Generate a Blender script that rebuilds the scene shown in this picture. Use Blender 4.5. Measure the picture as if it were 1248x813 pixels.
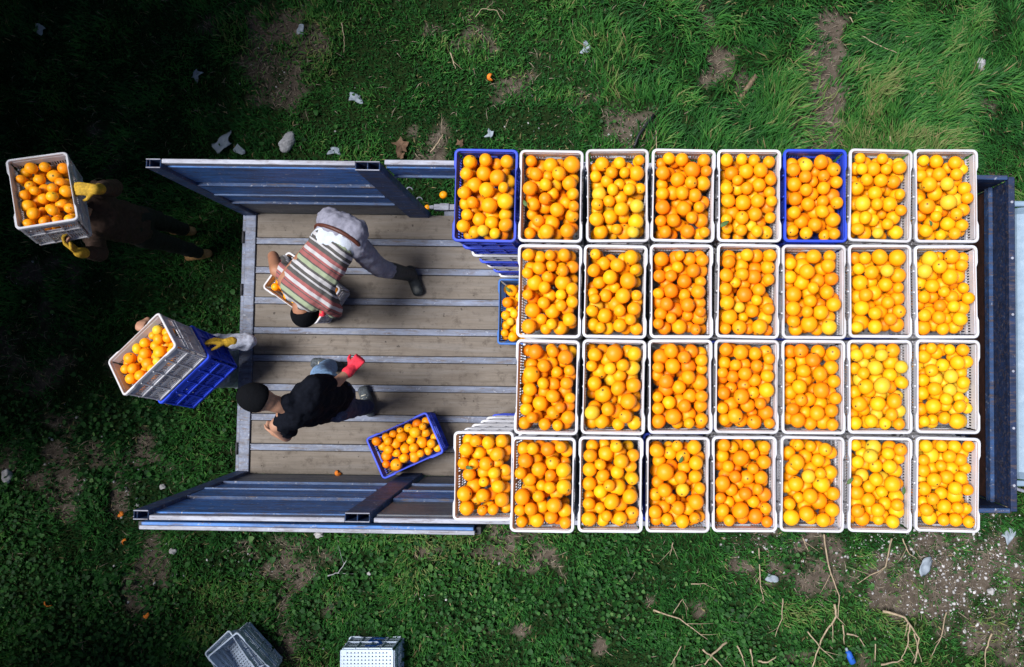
import bpy, bmesh, math, random
import numpy as np
from mathutils import Vector, Matrix, Euler

for o in list(bpy.data.objects):
    bpy.data.objects.remove(o)
SC = bpy.context.scene
COL = SC.collection
R = math.radians
random.seed(11)
rng = np.random.default_rng(11)

# ------------------------------------------------------------------ camera
F, VX, VY, ZC = 930.0, 745.0, 442.0, 7.46
TILT = math.atan((VY - 406.5) / F)
cam_d = bpy.data.cameras.new('camera')
cam = bpy.data.objects.new('camera', cam_d); COL.objects.link(cam)
cam.location = (0, 0, ZC); cam.rotation_euler = (TILT, 0, 0)
cam_d.sensor_width = 36; cam_d.lens = F / 1248 * 36
cam_d.shift_x = -(VX - 624) / 1248
cam_d.clip_start = .05; cam_d.clip_end = 1000
SC.camera = cam

# ------------------------------------------------------------------ light
SUN_EL, SUN_AZ = R(67), R(-86)          # azimuth from +Y, clockwise
world = bpy.data.worlds.new('World'); SC.world = world; world.use_nodes = True
wn = world.node_tree.nodes; wl = world.node_tree.links
sky = wn.new('ShaderNodeTexSky'); sky.sky_type = 'NISHITA'; sky.sun_disc = False
sky.sun_elevation = SUN_EL; sky.sun_rotation = SUN_AZ
bg = wn['Background']; bg.inputs[1].default_value = .05
wl.new(sky.outputs[0], bg.inputs[0])
sd = bpy.data.lights.new('sun', 'SUN'); sun = bpy.data.objects.new('sun', sd); COL.objects.link(sun)
sd.energy = 4.6; sd.angle = R(27); sd.color = (1, .985, .965)
to_sun = Vector((math.sin(SUN_AZ) * math.cos(SUN_EL), math.cos(SUN_AZ) * math.cos(SUN_EL), math.sin(SUN_EL)))
sun.rotation_euler = to_sun.to_track_quat('Z', 'Y').to_euler()
sun.location = to_sun * 30
vs = SC.view_settings
vs.view_transform = 'Standard'; vs.look = 'None'; vs.gamma = 1; vs.exposure = .55
vs.use_curve_mapping = False
cy = SC.cycles; cy.max_bounces = 6; cy.diffuse_bounces = 2; cy.use_adaptive_sampling = True; cy.adaptive_threshold = .02; cy.glossy_bounces = 2; cy.transmission_bounces = 3; cy.transparent_max_bounces = 4; cy.caustics_reflective = False; cy.caustics_refractive = False

# ------------------------------------------------------------------ helpers
def W(px, py, z):
    """photo pixel -> point of the scene at height z"""
    cx, cy = (px - VX) / F, -(py - 406.5) / F
    c, s = math.cos(TILT), math.sin(TILT)
    d = Vector((cx, cy * c + s, cy * s - c))
    t = (z - ZC) / d.z
    return Vector((d.x * t, d.y * t, z))

def tag(o, label=None, cat=None, group=None, kind=None):
    if label: o['label'] = label
    if cat: o['category'] = cat
    if group: o['group'] = group
    if kind: o['kind'] = kind
    return o

def empty(name, loc=(0, 0, 0), rot=(0, 0, 0)):
    o = bpy.data.objects.new(name, None); COL.objects.link(o)
    o.location = loc; o.rotation_euler = rot; o.empty_display_size = .1
    return o

def new_obj(name, me, parent=None, loc=None, rot=None):
    o = bpy.data.objects.new(name, me); COL.objects.link(o)
    if parent is not None: o.parent = parent
    if loc is not None: o.location = loc
    if rot is not None: o.rotation_euler = rot
    return o

def np_mesh(name, verts, faces_flat, sizes, mat=None, smooth=False):
    """fast mesh from arrays"""
    me = bpy.data.meshes.new(name)
    nv = len(verts)
    me.vertices.add(nv); me.vertices.foreach_set('co', np.asarray(verts, np.float32).ravel())
    sizes = np.asarray(sizes, np.int32)
    starts = np.concatenate([[0], np.cumsum(sizes)[:-1]]).astype(np.int32)
    me.loops.add(int(sizes.sum())); me.loops.foreach_set('vertex_index', np.asarray(faces_flat, np.int32).ravel())
    me.polygons.add(len(sizes)); me.polygons.foreach_set('loop_start', starts)
    try: me.polygons.foreach_set('loop_total', sizes)
    except Exception: pass
    if smooth: me.polygons.foreach_set('use_smooth', np.ones(len(sizes), bool))
    me.update(calc_edges=True); me.validate()
    if mat: me.materials.append(mat)
    return me

class MB:
    """collects solids, builds one mesh"""
    def __init__(s): s.v = []; s.f = []
    def add(s, vs, fs):
        n = len(s.v); s.v += [tuple(v) for v in vs]; s.f += [tuple(i + n for i in f) for f in fs]
    def box(s, x0, x1, y0, y1, z0, z1, m=None):
        vs = [Vector((x, y, z)) for z in (z0, z1) for x, y in ((x0, y0), (x1, y0), (x1, y1), (x0, y1))]
        if m: vs = [m @ v for v in vs]
        s.add(vs, [(3, 2, 1, 0), (4, 5, 6, 7), (0, 1, 5, 4), (1, 2, 6, 5), (2, 3, 7, 6), (3, 0, 4, 7)])
    def hexa(s, p):   # 8 corners: bottom 4 then top 4
        s.add(p, [(3, 2, 1, 0), (4, 5, 6, 7), (0, 1, 5, 4), (1, 2, 6, 5), (2, 3, 7, 6), (3, 0, 4, 7)])
    def tube(s, pts, radii, n=8, caps=True):
        pts = [Vector(p) for p in pts]; base = len(s.v); k = len(pts)
        for i, p in enumerate(pts):
            d = (pts[min(i + 1, k - 1)] - pts[max(i - 1, 0)]).normalized()
            a = d.orthogonal().normalized() if i == 0 else (a - d * a.dot(d)).normalized()
            b = d.cross(a)
            for j in range(n):
                t = 2 * math.pi * j / n
                s.v.append(tuple(p + (a * math.cos(t) + b * math.sin(t)) * radii[i]))
        for i in range(k - 1):
            for j in range(n):
                j2 = (j + 1) % n
                s.f.append((base + i * n + j, base + i * n + j2, base + (i + 1) * n + j2, base + (i + 1) * n + j))
        if caps:
            s.f.append(tuple(base + j for j in reversed(range(n))))
            s.f.append(tuple(base + (k - 1) * n + j for j in range(n)))
    def mesh(s, name, mat=None, smooth=False, bevel=0):
        me = bpy.data.meshes.new(name); me.from_pydata(s.v, [], s.f)
        if bevel:
            bm = bmesh.new(); bm.from_mesh(me)
            bmesh.ops.bevel(bm, geom=bm.edges[:], offset=bevel, segments=1, affect='EDGES')
            bm.to_mesh(me); bm.free()
        if smooth: me.polygons.foreach_set('use_smooth', [True] * len(me.polygons))
        if mat: me.materials.append(mat)
        me.update(); return me
    def build(s, name, mat, parent=None, smooth=False, bevel=0, loc=None, rot=None):
        return new_obj(name, s.mesh(name, mat, smooth, bevel), parent, loc, rot)

def hash2(ix, iy, seed):
    n = (ix * 374761393 + iy * 668265263 + seed * 1442695041) & 0x7fffffff
    n = ((n ^ (n >> 13)) * 1274126177) & 0x7fffffff
    return ((n ^ (n >> 16)) & 0xffff) / 65535.0
def vnoise(x, y, seed=0):
    x = np.asarray(x, float); y = np.asarray(y, float)
    ix = np.floor(x).astype(np.int64); iy = np.floor(y).astype(np.int64)
    fx = x - ix; fy = y - iy; fx = fx * fx * (3 - 2 * fx); fy = fy * fy * (3 - 2 * fy)
    a = hash2(ix, iy, seed); b = hash2(ix + 1, iy, seed); c = hash2(ix, iy + 1, seed); d = hash2(ix + 1, iy + 1, seed)
    return (a * (1 - fx) + b * fx) * (1 - fy) + (c * (1 - fx) + d * fx) * fy
def fbm(x, y, seed=0, oct=4):
    s = 0; a = .5; t = 0
    for k in range(oct):
        s = s + a * vnoise(np.asarray(x) * 2 ** k, np.asarray(y) * 2 ** k, seed + k); t += a; a *= .5
    return s / t

# ------------------------------------------------------------------ materials
class NT:
    def __init__(s, name):
        s.m = bpy.data.materials.new(name); s.m.use_nodes = True
        s.t = s.m.node_tree; s.n = s.t.nodes; s.b = s.n['Principled BSDF']; s.out = s.n['Material Output']
    def node(s, typ, **kw):
        nd = s.n.new(typ)
        for k, v in kw.items(): setattr(nd, k, v)
        return nd
    def link(s, a, b): s.t.links.new(a, b)
    def coord(s, kind='Object', scale=(1, 1, 1)):
        c = s.node('ShaderNodeTexCoord'); mp = s.node('ShaderNodeMapping'); mp.inputs['Scale'].default_value = scale
        s.link(c.outputs[kind], mp.inputs[0]); return mp.outputs[0]
    def noise(s, vec, scale, detail=4, rough=.6):
        nd = s.node('ShaderNodeTexNoise'); nd.inputs['Scale'].default_value = scale
        nd.inputs['Detail'].default_value = detail; nd.inputs['Roughness'].default_value = rough
        if vec is not None: s.link(vec, nd.inputs['Vector'])
        return nd.outputs['Fac']
    def ramp(s, fac, stops, interp='LINEAR'):
        nd = s.node('ShaderNodeValToRGB'); cr = nd.color_ramp; cr.interpolation = interp
        while len(cr.elements) < len(stops): cr.elements.new(.5)
        for e, (p, c) in zip(cr.elements, stops):
            e.position = p; e.color = (*c, 1) if len(c) == 3 else c
        if fac is not None: s.link(fac, nd.inputs[0])
        return nd.outputs[0]
    def mix(s, fac, a, b, blend='MIX'):
        nd = s.node('ShaderNodeMix', data_type='RGBA', blend_type=blend)
        for sock, v in ((nd.inputs[0], fac), (nd.inputs[6], a), (nd.inputs[7], b)):
            if isinstance(v, (int, float)): sock.default_value = v
            elif isinstance(v, (tuple, list)): sock.default_value = (*v, 1)
            else: s.link(v, sock)
        return nd.outputs[2]
    def math(s, op, a, b=0.0):
        nd = s.node('ShaderNodeMath', operation=op)
        for sock, v in ((nd.inputs[0], a), (nd.inputs[1], b)):
            if isinstance(v, (int, float)): sock.default_value = v
            else: s.link(v, sock)
        return nd.outputs[0]
    def bump(s, h, strength=.3, dist=.01):
        nd = s.node('ShaderNodeBump'); nd.inputs['Strength'].default_value = strength; nd.inputs['Distance'].default_value = dist
        s.link(h, nd.inputs['Height']); s.link(nd.outputs[0], s.b.inputs['Normal'])
    def set(s, color=None, rough=None, metal=None, spec=None):
        for key, v in (('Base Color', color), ('Roughness', rough), ('Metallic', metal), ('Specular IOR Level', spec)):
            if v is None: continue
            if isinstance(v, (int, float)): s.b.inputs[key].default_value = v
            elif isinstance(v, tuple): s.b.inputs[key].default_value = (*v, 1)
            else: s.link(v, s.b.inputs[key])
        return s.m
    def rnd(s): return s.node('ShaderNodeObjectInfo').outputs['Random']
    def attr(s, name): return s.node('ShaderNodeAttribute', attribute_name=name).outputs['Fac']

M = {}
def plain(name, col, rough=.7, var=.25, scale=30, bump=.0, spec=.3, metal=0):
    t = NT(name); v = t.coord()
    n = t.noise(v, scale, 5)
    lo = tuple(c * (1 - var) for c in col); hi = tuple(min(1, c * (1 + var)) for c in col)
    t.set(t.ramp(n, [(.3, lo), (.7, hi)]), rough, metal, spec)
    if bump: t.bump(n, bump, .01)
    M[name] = t.m; return t.m

def m_crate(name, col, dirt, grime=.5):
    t = NT(name); v = t.coord()
    r = t.rnd(); va = t.node('ShaderNodeVectorMath', operation='ADD'); cb_ = t.node('ShaderNodeCombineXYZ')
    t.link(t.math('MULTIPLY', r, 37), cb_.inputs[0]); t.link(t.math('MULTIPLY', r, 91), cb_.inputs[1]); t.link(v, va.inputs[0]); t.link(cb_.outputs[0], va.inputs[1]); v = va.outputs[0]
    n1 = t.noise(v, 7, 6); n2 = t.noise(v, 60, 4)
    k = t.math('ADD', n1, t.math('MULTIPLY', t.math('SUBTRACT', r, .5), .28))
    fac = t.ramp(k, [(.50, (0, 0, 0)), (.78, (grime,) * 3)])
    tone = t.mix(t.math('MULTIPLY', r, .55), col, tuple(c * k_ for c, k_ in zip(col, (.80, .78, .75))))
    c = t.mix(fac, tone, dirt)
    c = t.mix(t.math('MULTIPLY', t.ramp(n2, [(.62, (0, 0, 0)), (.7, (1, 1, 1))]), .35), c, dirt)
    t.set(c, .55, 0, .35); t.b.inputs['Subsurface Weight'].default_value = 0
    t.bump(n2, .08, .003); M[name] = t.m
m_crate('crate_white', (.57, .575, .63), (.33, .30, .29), .5)
m_crate('crate_pale', (.52, .62, .78), (.36, .42, .50), .35)  # white empty crates, with the bluish skylight of the shade put into the colour
m_crate('crate_blue', (.020, .060, .60), (.03, .05, .22), .5)
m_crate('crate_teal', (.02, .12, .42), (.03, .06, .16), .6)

def m_orange(name, per_object):
    t = NT(name); v = t.coord()
    tint = t.attr('tint')
    if per_object:
        sep = t.node('ShaderNodeSeparateColor'); t.link(t.node('ShaderNodeObjectInfo').outputs['Color'], sep.inputs[0]); tint = sep.outputs[0]
    c = t.ramp(tint, [(0, (.86, .18, .001)), (.3, (.92, .275, .0012)), (.72, (.94, .37, .002)), (.93, (.90, .47, .006)), (1, (.66, .47, .03))])
    n = t.noise(v, 14, 3)
    c = t.mix(t.math('MULTIPLY', n, .4), c, (.91, .31, .002))
    bl = t.noise(v, 55 if not per_object else 3.5, 4, .7)
    c = t.mix(t.ramp(bl, [(.63, (0, 0, 0)), (.72, (.45,) * 3)]), c, (.50, .26, .03))
    pole = t.attr('pole')
    c = t.mix(t.ramp(pole, [(.90, (0, 0, 0)), (1, (.5,) * 3)]), c, (.62, .42, .03))
    c = t.mix(t.ramp(pole, [(.982, (0, 0, 0)), (.995, (1, 1, 1))]), c, (.10, .075, .02))
    t.set(c, .47, 0, .34)
    t.b.inputs['Subsurface Weight'].default_value = .0
    t.bump(t.noise(v, 420, 2), .12, .002); M[name] = t.m
m_orange('orange_peel', True); m_orange('orange_peel_mass', False)

def m_paint(name, base, dark, rust=.5, wear=.5):
    t = NT(name); v = t.coord(scale=(1, 1, 1)); vs_ = t.coord(scale=(1, 6, 6))
    n1 = t.noise(vs_, 3.0, 7, .65); n2 = t.noise(v, 26, 5, .7); n3 = t.noise(vs_, 9, 6, .7)
    c = t.mix(t.ramp(n1, [(.35, (0, 0, 0)), (.68, (1, 1, 1))]), base, dark)
    c = t.mix(t.math('MULTIPLY', t.ramp(n3, [(.52, (0, 0, 0)), (.64, (1, 1, 1))]), rust), c, (.085, .060, .052))
    c = t.mix(t.math('MULTIPLY', t.ramp(n2, [(.60, (0, 0, 0)), (.67, (1, 1, 1))]), wear), c, (.42, .44, .50))
    t.set(c, t.ramp(n2, [(.3, (.45,) * 3), (.7, (.75,) * 3)]), 0, .35); t.bump(n2, .15, .004); M[name] = t.m
m_paint('blue_paint', (.06, .205, .58), (.04, .085, .20), .75, .8)
m_paint('navy_paint', (.028, .075, .20), (.018, .03, .07), .85, .5)
m_paint('navy_dark', (.012, .028, .085), (.008, .012, .03), .7, .12)  # headboard navy, with the shade of the gap put into the colour
m_paint('blue_edge', (.10, .17, .34), (.06, .09, .17), .6, .9)
m_paint('worn_edge', (.34, .36, .44), (.17, .17, .21), .6, .8)
m_paint('weathered_board', (.16, .165, .175), (.07, .085, .12), .55, .35)
m_paint('bed_steel', (.155, .185, .275), (.075, .08, .105), .75, .5)
m_paint('cab_paint', (.24, .33, .44), (.19, .27, .37), .08, .25)

def m_plank():
    t = NT('bed_plank'); v = t.coord(scale=(.8, 14, 14)); v2 = t.coord()
    n1 = t.noise(v, 4, 8, .7); n2 = t.noise(v2, 3.5, 6, .65); n3 = t.noise(v2, 40, 3)
    c = t.ramp(n1, [(.25, (.100, .084, .071)), (.75, (.200, .172, .148))])
    c = t.mix(t.ramp(n2, [(.45, (0, 0, 0)), (.70, (.75,) * 3)]), c, (.115, .095, .080))
    c = t.mix(t.math('MULTIPLY', t.ramp(n3, [(.68, (0, 0, 0)), (.72, (1, 1, 1))]), .5), c, (.05, .04, .03))
    r = t.rnd(); c = t.mix(t.math('MULTIPLY', r, .3), c, (.17, .15, .13))
    n4 = t.noise(v2, 11, 7, .75); n5 = t.noise(t.coord(scale=(.25, 3, 3)), 5, 6, .7)
    c = t.mix(t.ramp(n4, [(.52, (0, 0, 0)), (.66, (.8,) * 3)]), c, (.075, .062, .052))
    c = t.mix(t.ramp(n5, [(.50, (0, 0, 0)), (.64, (.5,) * 3)]), c, (.19, .175, .165))
    c = t.mix(t.math('MULTIPLY', t.ramp(t.noise(v2, 24, 2, .4), [(.73, (0, 0, 0)), (.76, (1, 1, 1))]), .7), c, (.022, .018, .016))
    t.set(c, .85, 0, .15); t.bump(n1, .3, .006); M['bed_plank'] = t.m
m_plank()

def m_ground():
    t = NT('meadow_soil'); v = t.coord()
    n1 = t.noise(v, 1.6, 8, .7); n2 = t.noise(v, 14, 6, .7); n3 = t.noise(v, 90, 4, .7)
    soil = t.ramp(n2, [(.3, (.040, .032, .025)), (.55, (.085, .068, .054)), (.75, (.15, .13, .11))])
    soil = t.mix(t.ramp(n3, [(.55, (0, 0, 0)), (.75, (.7,) * 3)]), soil, (.20, .185, .17))
    moss = t.ramp(n2, [(.3, (.007, .014, .004)), (.7, (.016, .034, .008))])
    c = t.mix(t.ramp(t.attr('bare'), [(.15, (0, 0, 0)), (.6, (1, 1, 1))]), moss, soil)
    t.set(c, .95, 0, .1); t.bump(n3, .6, .02); M['meadow_soil'] = t.m
m_ground()

def m_blade(name, stops, trans=.35):
    t = NT(name); a = t.attr('tint')
    c = t.ramp(a, stops)
    t.set(c, .6, 0, .25)
    tr = t.node('ShaderNodeBsdfTranslucent'); t.link(c, tr.inputs[0])
    mx = t.node('ShaderNodeMixShader'); mx.inputs[0].default_value = trans
    t.link(t.b.outputs[0], mx.inputs[1]); t.link(tr.outputs[0], mx.inputs[2]); t.link(mx.outputs[0], t.out.inputs[0])
    M[name] = t.m
m_blade('grass_blade', [(0, (.008, .040, .009)), (.35, (.018, .098, .020)), (.7, (.042, .175, .030)), (.9, (.095, .23, .045)), (1, (.27, .22, .11))])
m_blade('broad_leaf', [(0, (.007, .038, .009)), (.5, (.020, .090, .016)), (.9, (.048, .155, .030)), (1, (.09, .19, .05))])
m_blade('tree_leaf', [(0, (.018, .05, .012)), (.6, (.035, .09, .02)), (1, (.06, .12, .025))], .2)
plain('straw', (.17, .14, .105), .9, .35, 20)
plain('pebble_white', (.36, .35, .36), .9, .55, 12, .2)
plain('stone_grey', (.30, .30, .32), .9, .4, 14, .4)
plain('plastic_film', (.22, .26, .31), .6, .2, 12, .2)
plain('dead_wood', (.29, .225, .155), .9, .4, 26, .4)
plain('log_wood', (.13, .09, .06), .9, .5, 26, .5)
plain('dark_wood', (.075, .05, .034), .9, .4, 26, .4)
plain('bark', (.09, .07, .05), .95, .4, 20, .5)
plain('dry_leaf', (.11, .065, .04), .8, .3, 30)
plain('skin', (.36, .19, .125), .55, .12, 20)
plain('skin_tan', (.29, .135, .08), .55, .12, 20)
plain('black_cloth', (.004, .005, .009), .9, .35, 60, .3, .08)
plain('black_wool', (.004, .0045, .006), .95, .4, 140, .5, .08)
plain('navy_denim', (.018, .026, .065), .85, .4, 80, .3)
plain('light_denim', (.14, .24, .40), .85, .4, 50, .3)
plain('grey_trouser', (.20, .20, .255), .85, .2, 40, .3)
plain('brown_cloth', (.045, .026, .019), .9, .35, 40, .3)
plain('belt_leather', (.075, .022, .014), .5, .3, 40)
plain('white_cloth', (.46, .50, .58), .85, .12, 40, .2)
plain('plaid_cloth', (.36, .38, .46), .9, .3, 40, .3)
plain('olive_cloth', (.014, .015, .012), .9, .3, 40, .3)
plain('boot_rubber', (.02, .024, .027), .5, .4, 40, .2)
plain('sneaker', (.055, .065, .075), .8, .6, 60, .3)
plain('sole_white', (.5, .48, .4), .8, .2, 60)
plain('tan_shoe', (.30, .16, .06), .8, .3, 40)
plain('glove_yellow', (.40, .24, .02), .8, .4, 60, .4)
plain('glove_red', (.62, .03, .055), .75, .2, 60, .3)
plain('tyre_rubber', (.02, .02, .02), .85, .3, 40, .3)
plain('dark_steel', (.03, .03, .035), .7, .4, 30, .2)
plain('glass_dark', (.02, .025, .03), .08, .1, 5, 0, .6)
plain('marker_blue', (.015, .09, .42), .6, .1, 20)
plain('black_pipe', (.010, .011, .014), .45, .3, 20)
plain('stem_green', (.06, .12, .03), .6, .3, 20)
plain('eye_dark', (.01, .01, .01), .2, .1, 20)
plain('lip', (.28, .10, .08), .5, .1, 20)
def m_stripes():
    t = NT('striped_knit'); c = t.node('ShaderNodeTexCoord'); sp = t.node('ShaderNodeSeparateXYZ')
    t.link(c.outputs['Object'], sp.inputs[0])
    n = t.noise(c.outputs['Object'], 6, 3)
    z = t.math('ADD', t.math('MULTIPLY', sp.outputs['Z'], 1 / .235), t.math('MULTIPLY', t.math('SUBTRACT', n, .5), .05))
    fr = t.math('FRACT', z)
    rd, wh, gy, gn = (.27, .075, .075), (.44, .43, .45), (.055, .053, .052), (.26, .31, .20)
    seq = [(rd, .11), (gy, .04), (gn, .13), (gy, .07), (wh, .10), (gy, .09), (wh, .05), (gy, .12), (rd, .10), (wh, .10), (rd, .06), (gy, .03)]
    st = []; p = 0
    for col, w in seq: st.append((p, col)); p += w
    col = t.ramp(fr, st, 'CONSTANT')
    f = t.noise(c.outputs['Object'], 160, 2)
    col = t.mix(t.math('MULTIPLY', f, .3), col, (.2, .19, .18))
    t.set(col, .9, 0, .1); t.bump(f, .3, .004); M['striped_knit'] = t.m
m_stripes()

# ------------------------------------------------------------------ ground
def G(px, py): p = W(px, py, 0); return p.x, p.y
# soil showing through: photo spots (x, y, rx, ry in pixels, strength)
BARE = [(345, 70, 75, 85, .62), (300, 20, 60, 40, .4), (873, 62, 26, 32, .95), (1010, 60, 38, 62, .95), (1000, 150, 36, 48, .9), (770, 150, 40, 30, .62),
        (910, 100, 20, 30, .6), (1190, 40, 20, 34, .6), (1205, 150, 24, 40, .5), (530, 160, 30, 30, .6), (70, 590, 42, 55, .95), (75, 505, 36, 34, .6), (150, 600, 18, 44, .6),
        (180, 700, 34, 80, .55), (40, 420, 60, 70, .5), (545, 760, 10, 20, .5), (585, 770, 14, 12, .6), (640, 785, 12, 12, .7), (730, 795, 24, 16, .9), (690, 690, 8, 14, .5),
        (800, 720, 16, 12, .6), (860, 740, 20, 14, .6), (1000, 690, 50, 60, .7), (1130, 690, 95, 70, .95), (1215, 690, 60, 70, .85), (930, 670, 45, 40, .7), (1180, 765, 50, 40, .6),
        (1235, 780, 20, 40, .6), (1010, 800, 70, 22, .45), (320, 700, 16, 12, .5), (290, 680, 20, 14, .5), (720, 110, 30, 20, .4), (120, 180, 60, 40, .4), (1060, 700, 60, 50, .5)]
BARE = [(*G(a, b), c * .82 / 124.7, d * .82 / 124.7, e * .78) for a, b, c, d, e in BARE]
def bare(x, y):
    x = np.asarray(x, float); y = np.asarray(y, float)
    wx = x + (fbm(x * 2.2, y * 2.2, 50) - .5) * .55; wy = y + (fbm(x * 2.2, y * 2.2, 70) - .5) * .55
    b = np.zeros_like(x)
    for cx, cy, rx, ry, s in BARE:
        d = ((wx - cx) / rx) ** 2 + ((wy - cy) / ry) ** 2
        b = np.maximum(b, s * np.clip(1.5 - d, 0, 1))
    b = np.maximum(b, np.clip((fbm(x * 1.1, y * 1.1, 90) - .66) * 5, 0, .5))
    b = np.clip(b + (fbm(x * 7, y * 7, 130, 3) - .55) * 1.5 * np.minimum(1, b * 3), 0, 1)
    under = (x > -2.9) & (x < 3.2) & (y > -.85) & (y < 1.15)
    return np.where(under, np.maximum(b, .55), b)
def lush(x, y):      # 0 short sward .. 1 long lush grass (towards the upper right of the photo)
    return np.clip((np.asarray(x) + .4) / 2.2, 0, 1) * np.clip((np.asarray(y) - .9) / .8, 0, 1)
def height(x, y):
    x = np.asarray(x, float); y = np.asarray(y, float)
    h = (fbm(x * .9, y * .9, 3) - .5) * .10 + (fbm(x * 4, y * 4, 9, 3) - .5) * .045
    return h - .03 * bare(x, y)
def axis(lo, hi, step, far):
    a = list(np.arange(lo, hi + 1e-6, step)); s = step; v = hi
    while v < far: s *= 1.35; v += s; a.append(v)
    s = step; v = lo; b = []
    while v > -far: s *= 1.35; v -= s; b.append(v)
    return np.array(b[::-1] + a)
ax = axis(-7.6, 5.6, .05, 260); ay = axis(-4.6, 5.2, .05, 260)
gx, gy = np.meshgrid(ax, ay); gz = height(gx, gy)
gv = np.stack([gx, gy, gz], -1).reshape(-1, 3)
nx, ny = len(ax), len(ay)
ii, jj = np.meshgrid(np.arange(nx - 1), np.arange(ny - 1)); q = (jj * nx + ii).ravel()
gf = np.stack([q, q + 1, q + nx + 1, q + nx], -1)
gme = np_mesh('ground', gv, gf.ravel(), np.full(len(gf), 4), M['meadow_soil'], True)
at = gme.attributes.new('bare', 'FLOAT', 'POINT'); at.data.foreach_set('value', np.clip(bare(gx, gy), 0, 1).ravel().astype(np.float32))
ground = tag(new_obj('ground', gme), 'rough meadow soil with moss and bare earth under the truck', None, None, 'structure')

def scatter(n):
    x = rng.uniform(-7.3, 5.3, n); y = rng.uniform(-4.3, 4.9, n)
    return x, y
def make_grass(name, n, kind, mat, label, cat):
    x, y = scatter(n); b = bare(x, y)
    if kind == 'long':
        keep = rng.random(n) < np.clip(lush(x, y) * 1.1, 0, 1) * np.clip(1.05 - b * 1.3, .02, 1)
    elif kind == 'straw':
        keep = rng.random(n) < np.clip(b * 1.2 - .1, .03, .8)
    else:
        keep = rng.random(n) < np.clip(1.02 - b * 1.12, .03, 1) * (1 - .6 * lush(x, y))
    under = (x > -2.8) & (x < 2.6) & (y > -.75) & (y < 1.05); keep &= ~under
    x, y, b = x[keep], y[keep], b[keep]; n = len(x)
    z = height(x, y) - .004
    flow = (fbm(x * 1.3, y * 1.3, 20, 3)) * 4 * math.pi
    clump = np.clip((fbm(x * 4.2, y * 4.2, 33, 3) - .28) / .44, 0, 1)
    if kind == 'long':
        L = .10 + .15 * clump * rng.uniform(.6, 1.2, n); wd = rng.uniform(.0035, .0065, n); lean = rng.uniform(.55, 1.15, n)
        ang = flow + rng.normal(0, .55, n)
    elif kind == 'straw':
        L = rng.uniform(.03, .14, n); wd = rng.uniform(.002, .004, n); lean = rng.uniform(1.1, 1.5, n); ang = rng.uniform(0, 6.28, n)
    else:
        L = .040 + .078 * clump * rng.uniform(.5, 1.2, n); wd = rng.uniform(.0035, .0065, n); lean = rng.uniform(.3, 1.1, n)
        ang = flow + rng.normal(0, 1.3, n)
    L = L * np.clip(1.1 - b * .6, .4, 1)
    dx, dy = np.cos(ang), np.sin(ang); sx, sy = -dy, dx
    h1 = L * .55; l1 = lean * .6
    p0 = np.stack([x, y, z], -1); side = np.stack([sx * wd, sy * wd, 0 * x], -1)
    p1 = p0 + np.stack([dx * h1 * np.sin(l1), dy * h1 * np.sin(l1), h1 * np.cos(l1)], -1)
    l2 = np.minimum(lean * 1.35, 1.62)
    p2 = p1 + np.stack([dx * L * .5 * np.sin(l2), dy * L * .5 * np.sin(l2), L * .5 * np.cos(l2)], -1)
    v = np.stack([p0 - side * .7, p0 + side * .7, p1 + side, p1 - side, p2], 1).reshape(-1, 3)
    o = np.arange(n)[:, None] * 5
    f = np.concatenate([o + np.array([[0, 1, 2, 3]]), o + np.array([[3, 2, 4]])], 1)
    sizes = np.tile([4, 3], n)
    me = np_mesh(name, v, f.ravel(), sizes, mat)
    patch = fbm(x * .8, y * .8, 44, 3)
    if kind == 'straw': tint = np.full(n, 1.0)
    else:
        tint = np.clip(-.02 + .50 * clump + .95 * (patch - .3) + .16 * lush(x, y) + rng.normal(0, .15, n), 0, .95)
        tint = np.where(rng.random(n) < .02 + .08 * b, 1.0, tint)
    a = me.attributes.new('tint', 'FLOAT', 'POINT'); a.data.foreach_set('value', np.repeat(tint, 5).astype(np.float32))
    return tag(new_obj(name, me), label, cat, None, 'stuff')
make_grass('meadow_grass', 330000, 'short', M['grass_blade'], 'short green grass covering the meadow around the truck', 'grass')
make_grass('long_grass', 260000, 'long', M['grass_blade'], 'long lush grass blades beyond the crates, upper right', 'grass')
make_grass('straw_litter', 70000, 'straw', M['straw'], 'dry straw litter on the bare earth patches', 'straw')

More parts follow.
